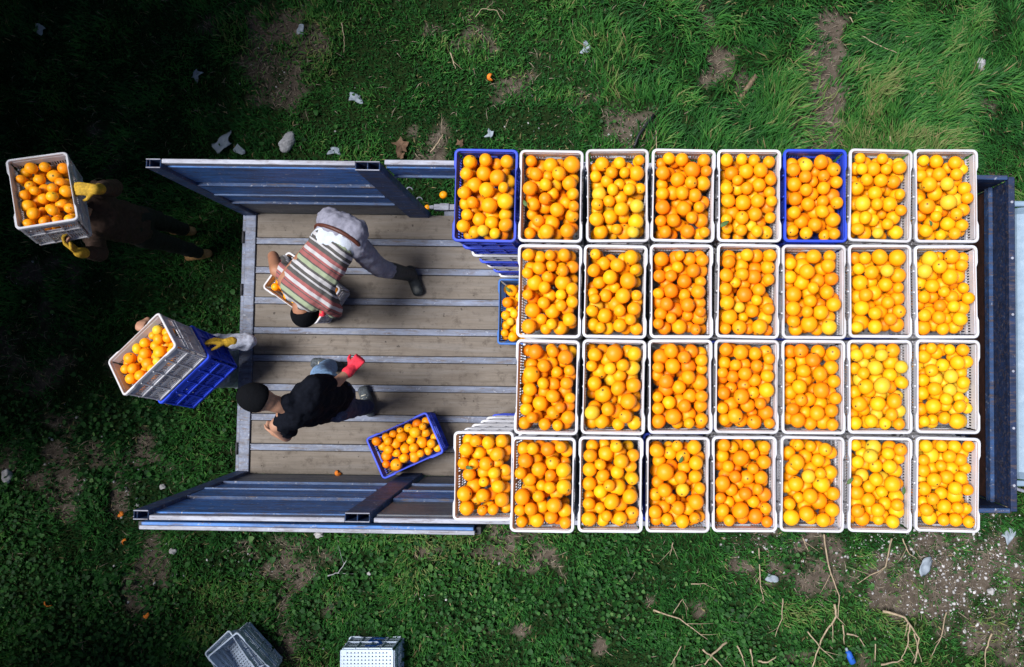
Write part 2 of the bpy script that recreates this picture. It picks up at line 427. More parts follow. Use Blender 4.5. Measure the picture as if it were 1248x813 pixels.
def make_leaves():
    n = 90000; x, y = scatter(n); b = bare(x, y)
    dens = np.clip((-.95 - y) / .4, 0, 1) * .85 + np.clip((-2.9 - x) / 1.2, 0, 1) * np.clip((.9 - y) / .8, 0, 1) * .6 + .03
    dens = dens * np.clip((fbm(x * 1.7, y * 1.7, 61, 3) - .32) * 4, .05, 1) * np.clip(1 - b * 1.2, .02, 1) * np.clip((3.4 - x) / 2, .15, 1)
    keep = rng.random(n) < dens; x, y = x[keep], y[keep]; n = len(x)
    z = height(x, y) + rng.uniform(.03, .085, n)
    r = rng.uniform(.008, .021, n) * (1 + .5 * (rng.random(n) < .08)); ang = rng.uniform(0, 6.28, n); tl = rng.normal(0, .38, (n, 2))
    k = 6; v = np.zeros((n, k + 1, 3)); v[:, 0] = np.stack([x, y, z - .25 * r], -1)
    for i in range(k):
        t = ang + 2 * math.pi * i / k; rr = r * (1.15 if i % 2 else .92)
        dx, dy = np.cos(t) * rr, np.sin(t) * rr
        v[:, i + 1] = np.stack([x + dx, y + dy, z + dx * tl[:, 0] + dy * tl[:, 1]], -1)
    tri = np.array([[0, i + 1, (i + 1) % k + 1] for i in range(k)]).ravel()
    f = (np.arange(n)[:, None] * (k + 1) + tri[None]).ravel()
    me = np_mesh('clover', v.reshape(-1, 3), f, np.full(n * k, 3), M['broad_leaf'])
    tint = np.clip(rng.normal(.45, .25, n), 0, 1)
    a = me.attributes.new('tint', 'FLOAT', 'POINT'); a.data.foreach_set('value', np.repeat(tint, k + 1).astype(np.float32))
    tag(new_obj('clover', me), 'clover and small broad leaves carpeting the lower meadow', 'clover', None, 'stuff')
make_leaves()

def rock_arrays(c, r, n=1, sq=.6):
    """low stones, 18-vertex lumps, arrays over many"""
    th = np.linspace(0, 2 * math.pi, 7)[:-1]
    base = [(math.cos(t), math.sin(t), -.35) for t in th] + [(.85 * math.cos(t + .3), .85 * math.sin(t + .3), .35) for t in th] + [(0, 0, .75)]
    base = np.array(base); fs = []
    for i in range(6):
        j = (i + 1) % 6
        fs += [(i, j, 6 + i), (j, 6 + j, 6 + i), (6 + i, 6 + j, 12)]
    return base, np.array(fs)
def make_gravel():
    n = 6000; x, y = scatter(n); b = bare(x, y)
    zone = np.zeros(n)
    for px, py, rx, ry, s in [(1130, 690, 90, 65, 1), (1210, 680, 60, 60, .8), (935, 665, 45, 35, .8), (1080, 670, 60, 35, .6), (1235, 780, 25, 50, .6), (1170, 750, 40, 40, .6), (150, 590, 30, 50, .4), (300, 700, 60, 40, .3), (770, 160, 40, 25, .4), (350, 70, 90, 90, .16), (70, 560, 60, 80, .15), (650, 110, 600, 90, .03), (560, 720, 700, 90, .03)]:
        cx, cy = G(px, py); zone = np.maximum(zone, s * np.clip(1.4 - ((x - cx) * 124.7 / rx) ** 2 - ((y - cy) * 124.7 / ry) ** 2, 0, 1))
    # denser sampling inside the zones
    xs, ys = [x[rng.random(n) < zone]], [y[rng.random(n) < zone]]
    X, Y = [], []
    for px, py, rx, ry, m in [(1130, 690, 100, 66, 800), (1215, 690, 60, 70, 420), (935, 662, 45, 30, 120), (1060, 665, 50, 25, 80), (1170, 755, 45, 35, 90), (1238, 780, 18, 40, 60), (150, 590, 26, 50, 60),
                              (300, 690, 60, 45, 55), (775, 165, 36, 18, 26), (350, 80, 70, 90, 60), (75, 560, 70, 80, 50), (60, 250, 90, 200, 50), (620, 150, 240, 40, 40), (450, 740, 260, 70, 40), (200, 700, 60, 80, 60)]:
        a = rng.normal(0, .55, (m, 2)); cx, cy = G(px, py)
        X += list(cx + a[:, 0] * rx / 124.7); Y += list(cy + a[:, 1] * ry / 124.7)
    x = np.array(X); y = np.array(Y); n = len(x)
    r = .0028 + .014 * rng.random(n) ** 5; z = height(x, y) + r * .35 + .006
    base, fs = rock_arrays(0, 0)
    v = base[None] * (1 + rng.normal(0, .18, (n, 13, 3)))
    a = rng.uniform(0, 6.28, n); ca, sa = np.cos(a)[:, None], np.sin(a)[:, None]
    st = rng.uniform(.65, 1.35, n)[:, None]
    vx = v[:, :, 0] * st; vy = v[:, :, 1]
    v = np.stack([vx * ca - vy * sa, vx * sa + vy * ca, v[:, :, 2]], -1) * r[:, None, None] + np.stack([x, y, z], -1)[:, None]
    f = (np.arange(n)[:, None] * 13 + fs.ravel()[None]).ravel()
    me = np_mesh('gravel', v.reshape(-1, 3), f, np.full(n * len(fs), 3), M['pebble_white'])
    tag(new_obj('gravel', me), 'scattered pale pebbles and chips on the bare earth', 'gravel', None, 'stuff')
make_gravel()

# ------------------------------------------------------------------ trees beyond the left edge (they cast the shade over the left of the photo)
def make_tree(x, y, hc, r, seed, label):
    rs = np.random.default_rng(seed); rd = random.Random(seed)
    root = empty('orange_tree', (x, y, 0))
    tag(root, label, 'tree', 'orchard trees along the edge of the meadow')
    mb = MB(); h0 = hc - r * .55
    mb.tube([(0, 0, -.1), (.05, .03, h0 * .5), (-.03, .06, h0), (0, 0, hc)], [.17, .13, .10, .05], 8)
    for i in range(9):
        a = i * 2.4 + rd.random(); e = rd.uniform(.2, .9); l = r * rd.uniform(.6, .85)
        b = Vector((0, 0, h0 * rd.uniform(.7, 1.15))); d = Vector((math.cos(a) * math.cos(e), math.sin(a) * math.cos(e), math.sin(e)))
        mb.tube([b, b + d * l * .5 + Vector((0, 0, .1)), b + d * l], [.06, .04, .015], 6)
    mb.build('trunk', M['bark'], root, True)
    n = 17000
    cl = rs.normal(0, 1, (170, 3)); cl /= np.linalg.norm(cl, axis=1)[:, None]; cl *= (rs.random((170, 1)) ** .4) * r * .86
    cl[:, 2] *= .92
    which = rs.integers(0, 170, n); p = cl[which] + rs.normal(0, .17 * r / 2, (n, 3)); p[:, 2] += hc
    u = rs.normal(0, 1, (n, 3)); u /= np.linalg.norm(u, axis=1)[:, None]; w = rs.normal(0, 1, (n, 3)); w -= u * (u * w).sum(1)[:, None]; w /= np.linalg.norm(w, axis=1)[:, None]
    L = rs.uniform(.05, .085, n)[:, None] * 1.35; B = L * .42
    v = np.stack([p - u * L, p + w * B, p + u * L, p - w * B], 1).reshape(-1, 3)
    me = np_mesh('crown', v, np.arange(n * 4), np.full(n, 4), M['tree_leaf'])
    a = me.attributes.new('tint', 'FLOAT', 'POINT'); a.data.foreach_set('value', np.repeat(rs.random(n), 4).astype(np.float32))
    new_obj('crown', me, root)
for i, (x, y, hc, r) in enumerate([(-6.55, 2.9, 3.9, 2.65), (-6.15, -3.8, 3.5, 2.35), (-7.3, .75, 3.8, 2.35), (-5.8, 5.4, 4.2, 2.4), (-7.4, 7.0, 3.7, 2.4), (-3.0, -7.2, 3.3, 2.1), (-10.3, -4.4, 3.5, 2.4), (-12.0, 3.6, 3.8, 2.5), (-10.6, 1.6, 5.0, 2.8), (-10.8, -2.0, 4.6, 2.6)]):  # the last, tallest trees further out are added to block sky
    make_tree(x, y, hc, r, 100 + i, 'round leafy orchard tree outside the left edge, casting shade over the meadow')

# ------------------------------------------------------------------ truck
BZ = 1.10
ROT = R(-.7)
truck = empty('flatbed_truck', (0, 0, 0), (0, 0, ROT))
tag(truck, 'blue flatbed farm truck with worn plank bed loaded with crates of oranges', 'truck')
INV = Matrix.Rotation(-ROT, 4, 'Z')
def TL(px, py, z): return INV @ W(px, py, z)      # truck-local point from a pixel
X0 = -3.085; X1 = 2.68; Y0 = TL(430, 578, BZ).y; Y1 = TL(430, 262, BZ).y
YF0 = TL(1236, 620, 2.45).y; YF1 = TL(1236, 219, 2.45).y
# bed: planks and steel strips
bed = MB(); bed.box(X0 + .02, X1, Y0 + .02, Y1 - .02, BZ - .12, BZ - .034)
bedo = bed.build('bed_floor', M['dark_steel'], truck)
strip_px = [294.5, 330, 367, 403.5, 437, 472.5, 509, 545.5]
sy = [TL(430, p + .5, BZ).y for p in strip_px]
edges = [Y1 + .004] + sy + [Y0 - .004]
SW = .025
for i in range(9):
    a, b = edges[i], edges[i + 1]
    hi = a - (SW + .006 if i else 0); lo = b + (SW + .006 if i < 8 else 0)
    ends = [X0 + .10, X1 - .06]
    for k in range(1):
        mb = MB(); mb.box(ends[k] + .003, ends[k + 1] - .003, lo, hi, BZ - .033, BZ + random.uniform(-.002, .002))
        mb.build('plank', M['bed_plank'], bedo, bevel=.003)
for y in sy:
    mb = MB(); x_ = X0 + .10
    mb.box(x_, X1 - .06, y - SW, y + SW, BZ - .03, BZ + .003)
    mb.box(x_, X1 - .06, y - SW, y - SW + .008, BZ + .0031, BZ + .007); mb.box(x_, X1 - .06, y + SW - .008, y + SW, BZ + .0031, BZ + .007)
    mb.build('steel_strip', M['bed_steel'], bedo)
mb = MB(); mb.box(X0 + .012, X0 + .098, Y0 - .02, Y1 + .02, BZ - .16, BZ + .012); mb.box(X0 + .085, X0 + .099, Y0, Y1, BZ + .0121, BZ + .02)
sill = mb.build('rear_sill', M['bed_steel'], truck, bevel=.003)
mb = MB(); mb.box(X0 - .022, X0 + .008, Y0 - .03, Y1 + .03, BZ - .14, BZ - .005)
mb.build('rear_bumper_rail', M['bed_steel'], truck, bevel=.004)
for k in range(5):
    yy = Y0 + .2 + k * (Y1 - Y0 - .4) / 4
    mb = MB(); mb.tube([(X0 - .012, yy - .05, BZ + .0), (X0 - .012, yy + .05, BZ + .0)], [.011, .011], 8); mb.build('hinge', M['dark_steel'], truck, True)
# chassis
for s in (-1, 1):
    mb = MB(); cy = (Y0 + Y1) / 2 + s * .4
    mb.box(X0 + .2, 4.6, cy - .04, cy + .04, BZ - .42, BZ - .20); mb.build('chassis_rail', M['dark_steel'], truck)
for k in range(7):
    mb = MB(); xx = X0 + .35 + k * .86; mb.box(xx - .04, xx + .04, Y0 + .03, Y1 - .03, BZ - .199, BZ - .121); mb.build('cross_member', M['dark_steel'], truck)
def wheel(x, y):
    mb = MB(); prof = [(.24, .12), (.40, .12), (.45, .085), (.45, -.085), (.40, -.12), (.24, -.12)]
    n = 28; base = [(rr * math.cos(2 * math.pi * j / n), hh, rr * math.sin(2 * math.pi * j / n)) for rr, hh in prof for j in range(n)]
    k = len(prof); fs = [(i * n + j, i * n + (j + 1) % n, ((i + 1) % k) * n + (j + 1) % n, ((i + 1) % k) * n + j) for i in range(k) for j in range(n)]
    mb.add(base, fs)
    wo = mb.build('wheel', M['tyre_rubber'], truck, True, 0, (x, y, .45))
    r2 = MB(); r2.tube([(0, -.10, 0), (0, .10, 0)], [.238, .238], 24); r2.tube([(0, -.125, 0), (0, .125, 0)], [.07, .07], 12); r2.build('rim', M['worn_edge'], wo)
cyb = (Y0 + Y1) / 2
for x in (-1.55, 3.75):
    for s in (-1, 1): wheel(x, cyb + s * (.93 if x < 0 else .9))
    mb = MB(); mb.tube([(x, cyb - .9, .45), (x, cyb + .9, .45)], [.06, .06], 10); mb.build('axle', M['dark_steel'], truck, True)

# side racks: posts, rails, sheets
PH = 1.36
def rack(name, xa, xb, yb, yt, s, secs, top_mat, posts, partial=False, ztop=BZ + PH, zb=BZ - .1):
    """s=+1 upper side of the photo (outside is +Y); lean from yb at the bed to yt at the top"""
    o = empty(name, (0, 0, 0)); o.parent = truck
    def at(x, z, off): t = (z - BZ) / (ztop - BZ); y = yb + (yt - yb) * t; return Vector((x, y + s * off, z))
    def slab(nm, x0, x1, z0, z1, o0, o1, mat):   # o0..o1 offsets outward
        mb = MB(); a, b = (o0, o1) if s > 0 else (o1, o0)
        mb.hexa([at(x0, z0, a), at(x1, z0, a), at(x1, z0, b), at(x0, z0, b), at(x0, z1, a), at(x1, z1, a), at(x1, z1, b), at(x0, z1, b)])
        return mb.build(nm, mat, o, bevel=.003)
    for nm, z0, z1, o0, o1, mat in secs:
        slab(nm, xa, xb, z0, z1, o0, o1, mat)
    for (p0, p1, tw) in posts:     # rectangular tube, open at the top
        th = .006; z0, z1 = zb, ztop + .004
        for (x0, x1, a, b) in ((p0, p1, -.03, -.03 + th), (p0, p1, .03 - th, .03), (p0, p0 + th, -.03 + th, .03 - th), (p1 - th, p1, -.03 + th, .03 - th), ((p0 + p1) / 2 - .003 + tw, (p0 + p1) / 2 + .003 + tw, -.03 + th, .03 - th)):
            slab('post', x0, x1, z0, z1, a, b, M['navy_paint'])
        for (x0, x1, a, b) in ((p0, p1, -.031, -.0315 + th + .002), (p0, p1, .03 - th, .031)):
            slab('post_lip', x0, x1, z1 + .0005, z1 + .004, a, b, M['worn_edge'])
    return o
def secs_full(lo=BZ - .02):
    z = BZ
    return [('board', lo, z + .40, -.004, .012, M['weathered_board']),
            ('rail', z + .403, z + .425, -.030, .016, M['blue_edge']), ('sheet', z + .428, z + .66, -.012, .006, M['blue_paint']),
            ('rail', z + .663, z + .69, -.036, .016, M['blue_edge']), ('sheet', z + .693, z + .90, -.026, .006, M['blue_paint']),
            ('rail', z + .903, z + .925, -.029, .014, M['navy_paint']), ('sheet', z + .928, z + 1.30, -.005, .010, M['blue_paint']),
            ('top_rail', z + 1.302, z + PH, .004, .034, M['worn_edge'])]
yu_t = TL(320, 201, BZ + PH).y; yl_t = TL(320, 629, BZ + PH).y
xr0 = TL(178, 205, BZ + PH).x; xr1 = TL(464, 205, BZ + PH).x
rack('side_rack', xr0 + .10, xr1 - .17, Y1 + .012, yu_t, 1, secs_full(), None, [(xr0, xr0 + .098, -.025), (xr1 - .168, xr1 - .005, 0)])
xl0 = TL(163, 625, BZ + PH).x; xl1 = TL(452, 627, BZ + PH).x
rack('side_rack', xl0 + .10, xl1 - .17, Y0 - .012, yl_t, -1, secs_full(), None, [(xl0, xl0 + .098, -.025), (xl1 - .168, xl1 - .005, 0)])
# forward sections (mostly under the load)
z = BZ
narrow = [('rail', z + 1.09, z + 1.115, -.02, .016, M['blue_edge']), ('sheet', z + 1.118, z + 1.30, -.006, .006, M['blue_paint']), ('top_rail', z + 1.302, z + PH - .01, .004, .036, M['worn_edge'])]
o = rack('side_rack', xr1 + .02, 1.9, Y1 + .06, yu_t + .012, 1, narrow, None, [(-.2, -.1, 0), (1.2, 1.3, 0)])
lowsecs = [(n, a, b, c, d, (M['weathered_board'] if n == 'sheet' and k != 4 else m)) for k, (n, a, b, c, d, m) in enumerate(secs_full())]
rack('side_rack', xl1 + .02, 1.75, Y0 - .014, yl_t, -1, lowsecs, None, [(-.1, 0, 0), (1.2, 1.3, 0)])
# bed side channel on the open stretch, upper side
mb = MB(); mb.box(xr1 + .12, X1, Y1 - .005, Y1 + .045, BZ - .13, BZ - .01)
mb.build('bed_side_channel', M['bed_steel'], truck, bevel=.004)
cxp = TL(542, 256, BZ).x
mb = MB(); mb.box(cxp - .09, cxp + .09, Y1 + .05, Y1 + .10, BZ - .06, BZ + .01); mb.box(cxp - .04, cxp + .04, Y1 + .046, Y1 + .104, BZ + .011, BZ + .022); mb.box(cxp - .13, cxp - .092, Y1 + .06, Y1 + .09, BZ - .04, BZ); mb.box(cxp + .092, cxp + .13, Y1 + .06, Y1 + .09, BZ - .04, BZ)
mb.build('latch', M['worn_edge'], truck, bevel=.004)
for px, py in ((500, 232), (512, 244)):
    p = TL(px, py, BZ + .2 if px < 505 else BZ + .05)
    mb = MB(); mb.tube([p + Vector((.02 * math.cos(t), .02 * math.sin(t), .03 * math.sin(t * .5))) for t in np.linspace(0, 4.6, 9)], [.005] * 9, 6)
    mb.build('hook', M['worn_edge'], truck, True)
# dropped gate hung outside the lower rack
xg0 = TL(172, 641, BZ + 1.2).x; xg1 = TL(577, 648, BZ + 1.2).x; yg0 = TL(172, 641, BZ + 1.2).y; yg1 = TL(577, 648, BZ + 1.2).y
gate = empty('drop_gate'); gate.parent = truck
def gbox(nm, u0, u1, z0, z1, o0, o1, mat):
    mb = MB(); P = lambda u, zz, o: (xg0 + (xg1 - xg0) * u, yg0 + (yg1 - yg0) * u - o + .10 * (1 - (zz - BZ) / 1.2) * .6, zz)
    mb.hexa([P(u0, z0, o1), P(u1, z0, o1), P(u1, z0, o0), P(u0, z0, o0), P(u0, z1, o1), P(u1, z1, o1), P(u1, z1, o0), P(u0, z1, o0)])
    return mb.build(nm, mat, gate, bevel=.003)
gbox('sheet', 0, 1, BZ + .2, BZ + 1.14, -.005, .006, M['blue_paint'])
gbox('rail', 0, 1, BZ + .69, BZ + .73, -.02, .012, M['blue_paint'])
gbox('top_rail', 0, 1, BZ + 1.141, BZ + 1.20, -.028, -.006, M['blue_paint']); gbox('top_rail', -.005, 1.004, BZ + 1.142, BZ + 1.205, -.005, .022, M['worn_edge'])
gbox('end_post', -.02, -.006, BZ + .2, BZ + 1.16, -.02, .03, M['dark_steel']); gbox('end_post', 1.005, 1.02, BZ + .2, BZ + 1.16, -.02, .03, M['dark_steel'])
# headboard
hb = empty('headboard'); hb.parent = truck
XH = TL(1232, 420, 2.45).x; HT = 2.45
def hbox(nm, x0, x1, y0, y1, z0, z1, mat): mb = MB(); mb.box(x0, x1, y0, y1, z0, z1); return mb.build(nm, mat, hb, bevel=.004)
hbox('sheet', XH, XH + .012, YF0, YF1, BZ - .1, HT - .051, M['navy_dark'])
hbox('top_rail', XH - .006, XH + .035, YF0 - .02, YF1 + .02, HT - .05, HT, M['navy_dark'])
for z0_, z1_, mt in ((BZ + .35, BZ + .70, 'navy_dark'), (BZ + 1.06, BZ + 1.13, 'navy_paint')): hbox('rail', XH - .03, XH - .001, YF0, YF1, z0_, z1_, M[mt])
plain('rust_red', (.035, .012, .008), .9, .5, 14, .3)
hbox('rust_board', XH - .022, XH - .001, YF0 + .02, YF1 - .02, BZ + .82, BZ + 1.055, M['rust_red'])
for y in np.linspace(YF0, YF1 - .05, 4): hbox('post', XH + .013, XH + .06, y, y + .05, BZ - .1, HT - .055, M['navy_paint'])
for k in range(6):
    mb = MB(); yy = YF0 + .15 + k * (YF1 - YF0 - .3) / 5; mb.tube([(XH + .012, yy, HT - .002), (XH + .012, yy, HT + .006)], [.009, .009], 8); mb.build('bolt', M['worn_edge'], hb)
for yy, s in ((YF1, 1), (YF0, -1)):
    hbox('side_rail', 1.93, XH - .008, min(yy, yy + s * .03), max(yy, yy + s * .03), HT - .10, HT - .004, M['navy_paint'])
    hbox('side_sheet', 1.93, XH - .002, min(yy, yy + s * .012), max(yy, yy + s * .012), BZ - .08, HT - .102, M['navy_dark'])
# cab
cab = empty('cab'); cab.parent = truck
XC = TL(1239, 400, 2.05).x; CY0 = TL(1244, 585, 1.95).y; CY1 = TL(1244, 252, 1.95).y
prof = [(0, .62), (0, 1.86), (.05, 1.97), (.14, 2.02), (1.05, 2.03), (1.2, 1.97), (1.62, 1.32), (1.85, 1.22), (1.92, 1.0), (1.92, .55)]
mb = MB(); n = len(prof)
ys = [(CY0, .0), (CY0 + .06, .05), (CY1 - .06, .05), (CY1, .0)]
for y, up in ys:
    for x, zz in prof: mb.v.append((XC + x + (.04 if up == 0 and x < .5 else (-.04 if up == 0 and x > 1.5 else 0)), y, zz - (.06 if up == 0 and zz > 1.8 else 0)))
for k in range(3):
    for i in range(n - 1): mb.f.append((k * n + i, k * n + i + 1, (k + 1) * n + i + 1, (k + 1) * n + i))
    mb.f.append((k * n + n - 1, k * n, (k + 1) * n, (k + 1) * n + n - 1))
mb.f.append(tuple(range(n))); mb.f.append(tuple(3 * n + i for i in reversed(range(n))))
body = mb.build('cab_body', M['cab_paint'], cab)
for y in np.linspace(CY0 + .28, CY1 - .28, 7):
    mb = MB(); mb.box(XC + .15, XC + 1.02, y - .016, y + .016, 2.026, 2.038); mb.build('roof_rib', M['cab_paint'], cab, bevel=.005)
mb = MB(); mb.hexa([(XC + 1.27, CY0 + .12, 1.93), (XC + 1.60, CY0 + .12, 1.40), (XC + 1.60, CY1 - .12, 1.40), (XC + 1.27, CY1 - .12, 1.93), (XC + 1.285, CY0 + .12, 1.94), (XC + 1.615, CY0 + .12, 1.41), (XC + 1.615, CY1 - .12, 1.41), (XC + 1.285, CY1 - .12, 1.94)])
mb.build('windscreen', M['glass_dark'], cab)
mb = MB(); mb.box(XC - .012, XC - .004 + .003, CY0 + .35, CY1 - .35, 1.5, 1.82); mb.build('rear_window', M['glass_dark'], cab)
for s, y in ((-1, CY0), (1, CY1)):
    mb = MB(); mb.box(XC + .35, XC + 1.25, min(y, y + s * .012), max(y, y + s * .012), 1.35, 1.85); mb.build('side_window', M['glass_dark'], cab)
    mb = MB(); mb.tube([(XC + 1.3, y, 1.5), (XC + 1.32, y + s * .2, 1.55)], [.012, .012], 8); mb.box(XC + 1.29, XC + 1.34, y + s * .2 - .06, y + s * .2 + .06, 1.45, 1.75); mb.build('mirror', M['dark_steel'], cab)
    mb = MB(); yy = (CY0 + CY1) / 2 + s * .75; mb.tube([(XC + 1.9, yy, .9), (XC + 1.935, yy, .9)], [.09, .085], 16); mb.build('headlight', M['plastic_film'], cab)
mb = MB(); mb.box(XC + 1.93, XC + 2.0, CY0 + .02, CY1 - .02, .45, .68); mb.build('front_bumper', M['bed_steel'], cab, bevel=.01)
# drip gutters along the cab roof sides (pale edge seen past the headboard)
for y in (CY0 - .05, CY1 + .01):
    mb = MB(); mb.box(XC + .02, XC + 1.1, y, y + .04, 1.88, 1.92); mb.build('roof_gutter', M['cab_paint'], cab, bevel=.006)
p = TL(1240, 596, 1.6)
mb = MB(); mb.tube([p + Vector((-.05, .03, 0)), p, p + Vector((.10, -.03, -.05)), p + Vector((.3, -.02, -.2))], [.013] * 4, 8); mb.build('hose', M['worn_edge'], cab, True)

# ------------------------------------------------------------------ crates
CW, CL, CH, STEP = .362, .530, .302, .296
def outline(w, l, r, rec, z):
    """rounded rectangle, long sides set back by rec in the middle"""
    pts = []; hw, hl = w / 2, l / 2
    def arc(cx, cy, a0):
        for k in range(5):
            a = a0 + math.pi / 2 * k / 4; pts.append((cx + r * math.cos(a), cy + r * math.sin(a), z))
    arc(hw - r, hl - r, 0); arc(-hw + r, hl - r, math.pi / 2)
    for y, d in ((.165, 0), (.14, rec), (-.14, rec), (-.165, 0)): pts.append((-hw + d, y, z))
    arc(-hw + r, -hl + r, math.pi); arc(hw - r, -hl + r, 1.5 * math.pi)
    for y, d in ((-.165, 0), (-.14, rec), (.14, rec), (.165, 0)): pts.append((hw - d, y, z))
    return pts
def ring(mb, loops):
    n = len(loops[0]); base = len(mb.v)
    for lp in loops: mb.v += [tuple(p) for p in lp]
    k = len(loops)
    for i in range(k):
        for j in range(n):
            j2 = (j + 1) % n; i2 = (i + 1) % k
            mb.f.append((base + i * n + j, base + i * n + j2, base + i2 * n + j2, base + i2 * n + j))
def crate_meshes(mat, tagname):
    rim = MB()
    O = lambda z, g=0: outline(CW - g, CL - g, .030, .008, z)
    I = lambda z, g=0: outline(CW - .031 + g, CL - .031 + g, .018, .0, z)
    ring(rim, [O(CH - .022), O(CH - .004), O(CH, .006), I(CH, .003), I(CH - .004), I(CH - .022)])
    mr = rim.mesh('rim_' + tagname, mat, False)
    bk = MB()
    bw, bl = .318, .484        # base outer
    def wallbox(side, u0, u1, z0, z1, t0, t1):
        """side 0:+x 1:-x 2:+y 3:-y ; u along wall -1..1 ; t thickness offset inwards"""
        def P(u, zz, t):
            k = zz / CH; hw = (bw + (CW - .022 - bw) * k) / 2; hl = (bl + (CL - .022 - bl) * k) / 2
            if side == 0: return (hw - t, u * (hl - .012), zz)
            if side == 1: return (-hw + t, u * (hl - .012), zz)
            if side == 2: return (u * (hw - .012), hl - t, zz)
            return (u * (hw - .012), -hl + t, zz)
        a = [P(u0, z0, t0), P(u1, z0, t0), P(u1, z0, t1), P(u0, z0, t1)]; b = [P(u0, z1, t0), P(u1, z1, t0), P(u1, z1, t1), P(u0, z1, t1)]
        if side in (0, 3): a = a[::-1]; b = b[::-1]
        bk.hexa(a + b)
    for side in range(4):
        nr = 30 if side < 2 else 20
        bands = ((0, .035), (.093, .113), (.165, .19), (.232, CH - .021))
        for (a, b) in bands: wallbox(side, -1, 1, a, b, 0, .006)
        for i in range(nr):
            u = -1 + 2 * (i + .5) / nr; w = .52 / nr
            for (a, b) in ((.035, .093), (.113, .165), (.19, .232)):
                if side >= 2 and a > .18 and abs(u) < .34: continue      # hand hole
                wallbox(side, u - w, u + w, a, b, .0012, .0048)
        big = (-.98, -.5, 0, .5, .98) if side < 2 else (-.96, -.36, .36, .96)
        for u in big: wallbox(side, u - .018, u + .018, .01, CH - .03, -.009, .0)
        wallbox(side, -1, 1, .165, .176, -.010, -.0005); wallbox(side, -1, 1, .018, .028, -.010, -.0005)
    for i in range(15):          # base lattice
        y = -bl / 2 + .012 + i * (bl - .024) / 14; bk.box(-bw / 2 + .004, bw / 2 - .004, y - .0105, y + .0105, .004, .009)
    for i in range(10):
        x = -bw / 2 + .012 + i * (bw - .024) / 9; bk.box(x - .0105, x + .0105, -bl / 2 + .004, bl / 2 - .004, .0005, .0038)
    for sx in (-1, 1):
        for s2 in (-1, 1): bk.box(sx * (bw / 2 - .03) - .022, sx * (bw / 2 - .03) + .022, s2 * (bl / 2 - .03) - .022, s2 * (bl / 2 - .03) + .022, -.001, .011)
    mk = bk.mesh('basket_' + tagname, mat, False)
    return mk, mr
CM = {k: crate_meshes(M['crate_' + k], k) for k in ('white', 'blue', 'teal', 'pale')}
def crate(color, loc, rot, label, group, scale=1):
    root = empty('fruit_crate', loc, rot); root.scale = (scale, scale, scale) if scale != 1 else (random.uniform(.985, 1.005), random.uniform(.99, 1.004), 1)
    tag(root, label, 'crate', group)
    new_obj('basket', CM[color][0], root); new_obj('rim', CM[color][1], root)
    return root

# oranges --------------------------------------------------------------
def orange_base(seed):
    """unit sphere with a tight ring at the stem end; returns verts, quads/tris, pole attribute"""
    rs = random.Random(seed); seg = 18
    th = [0.0, .10, .19, .42, .72, 1.05, 1.38, 1.72, 2.05, 2.4, 2.75, math.pi]
    v = [(0, 0, .965)]; pole = [1.0]
    for t in th[1:-1]:
        rr = 1 - .035 * math.exp(-(t / .2) ** 2)
        for j in range(seg):
            a = 2 * math.pi * j / seg; v.append((rr * math.sin(t) * math.cos(a), rr * math.sin(t) * math.sin(a), rr * math.cos(t) * .965)); pole.append(math.cos(t))
    v.append((0, 0, -.955)); pole.append(-1); f = []
    n = len(th) - 2
    for j in range(seg):
        j2 = (j + 1) % seg
        f.append((0, 1 + j, 1 + j2)); last = 1 + (n - 1) * seg
        f.append((last + j2, last + j, len(v) - 1))
        for i in range(n - 1):
            a = 1 + i * seg; b = a + seg; f.append((a + j, b + j, b + j2, a + j2))
    v = np.array(v); ph = [rs.uniform(0, 6.28) for _ in range(4)]
    v *= (1 + .012 * np.sin(3 * v[:, 0] + ph[0]) + .012 * np.sin(2.5 * v[:, 1] + ph[1]) + .01 * np.sin(4 * v[:, 2] + ph[2]))[:, None]
    return v, f, np.array(pole)
OV, OF, OP = orange_base(1)
def orange_mesh(seed):
    v, f, p = orange_base(seed); me = bpy.data.meshes.new('orange'); me.from_pydata([tuple(x) for x in v], [], f)
    me.polygons.foreach_set('use_smooth', [True] * len(f)); me.materials.append(M['orange_peel'])
    a = me.attributes.new('pole', 'FLOAT', 'POINT'); a.data.foreach_set('value', p.astype(np.float32)); return me
OMESH = [orange_mesh(s) for s in range(5)]
MASS = []       # (centre, r, rot matrix, tint)
def pack(seed, depth=.19, heap=.010, rmin=.032, rmax=.050, fill=1.0):
    rs = np.random.default_rng(seed); P = np.zeros((0, 3)); Rr = np.zeros(0)
    top = CH + heap; zf = CH - depth
    mean = rs.uniform(.0380, .0410); n_fail = 0
    while n_fail < 22 and len(P) < 140:
        r = float(np.clip(rs.normal(mean, .0046), rmin, rmax)); K = 170
        hx, hy = .164 - r, .248 - r
        xy = rs.uniform(-1, 1, (K, 2)) * [hx, hy]
        z = np.full(K, zf + r)
        if len(P):
            d2 = ((xy[:, None] - P[None, :, :2]) ** 2).sum(-1); s = (Rr[None] + r) * .955
            zz = np.where(d2 < s ** 2, P[None, :, 2] + np.sqrt(np.maximum(s ** 2 - d2, 0)), -9)
            z = np.maximum(z, zz.max(1))
        crown = top - r * .35 - .008 * ((xy[:, 0] / .16) ** 2 + (xy[:, 1] / .24) ** 2)
        i = int(np.argmin(z - .0 * crown))
        if z[i] > crown[i]: n_fail += 1; continue
        P = np.vstack([P, [xy[i, 0], xy[i, 1], z[i]]]); Rr = np.append(Rr, r)
    return P, Rr
N_IND = [0]
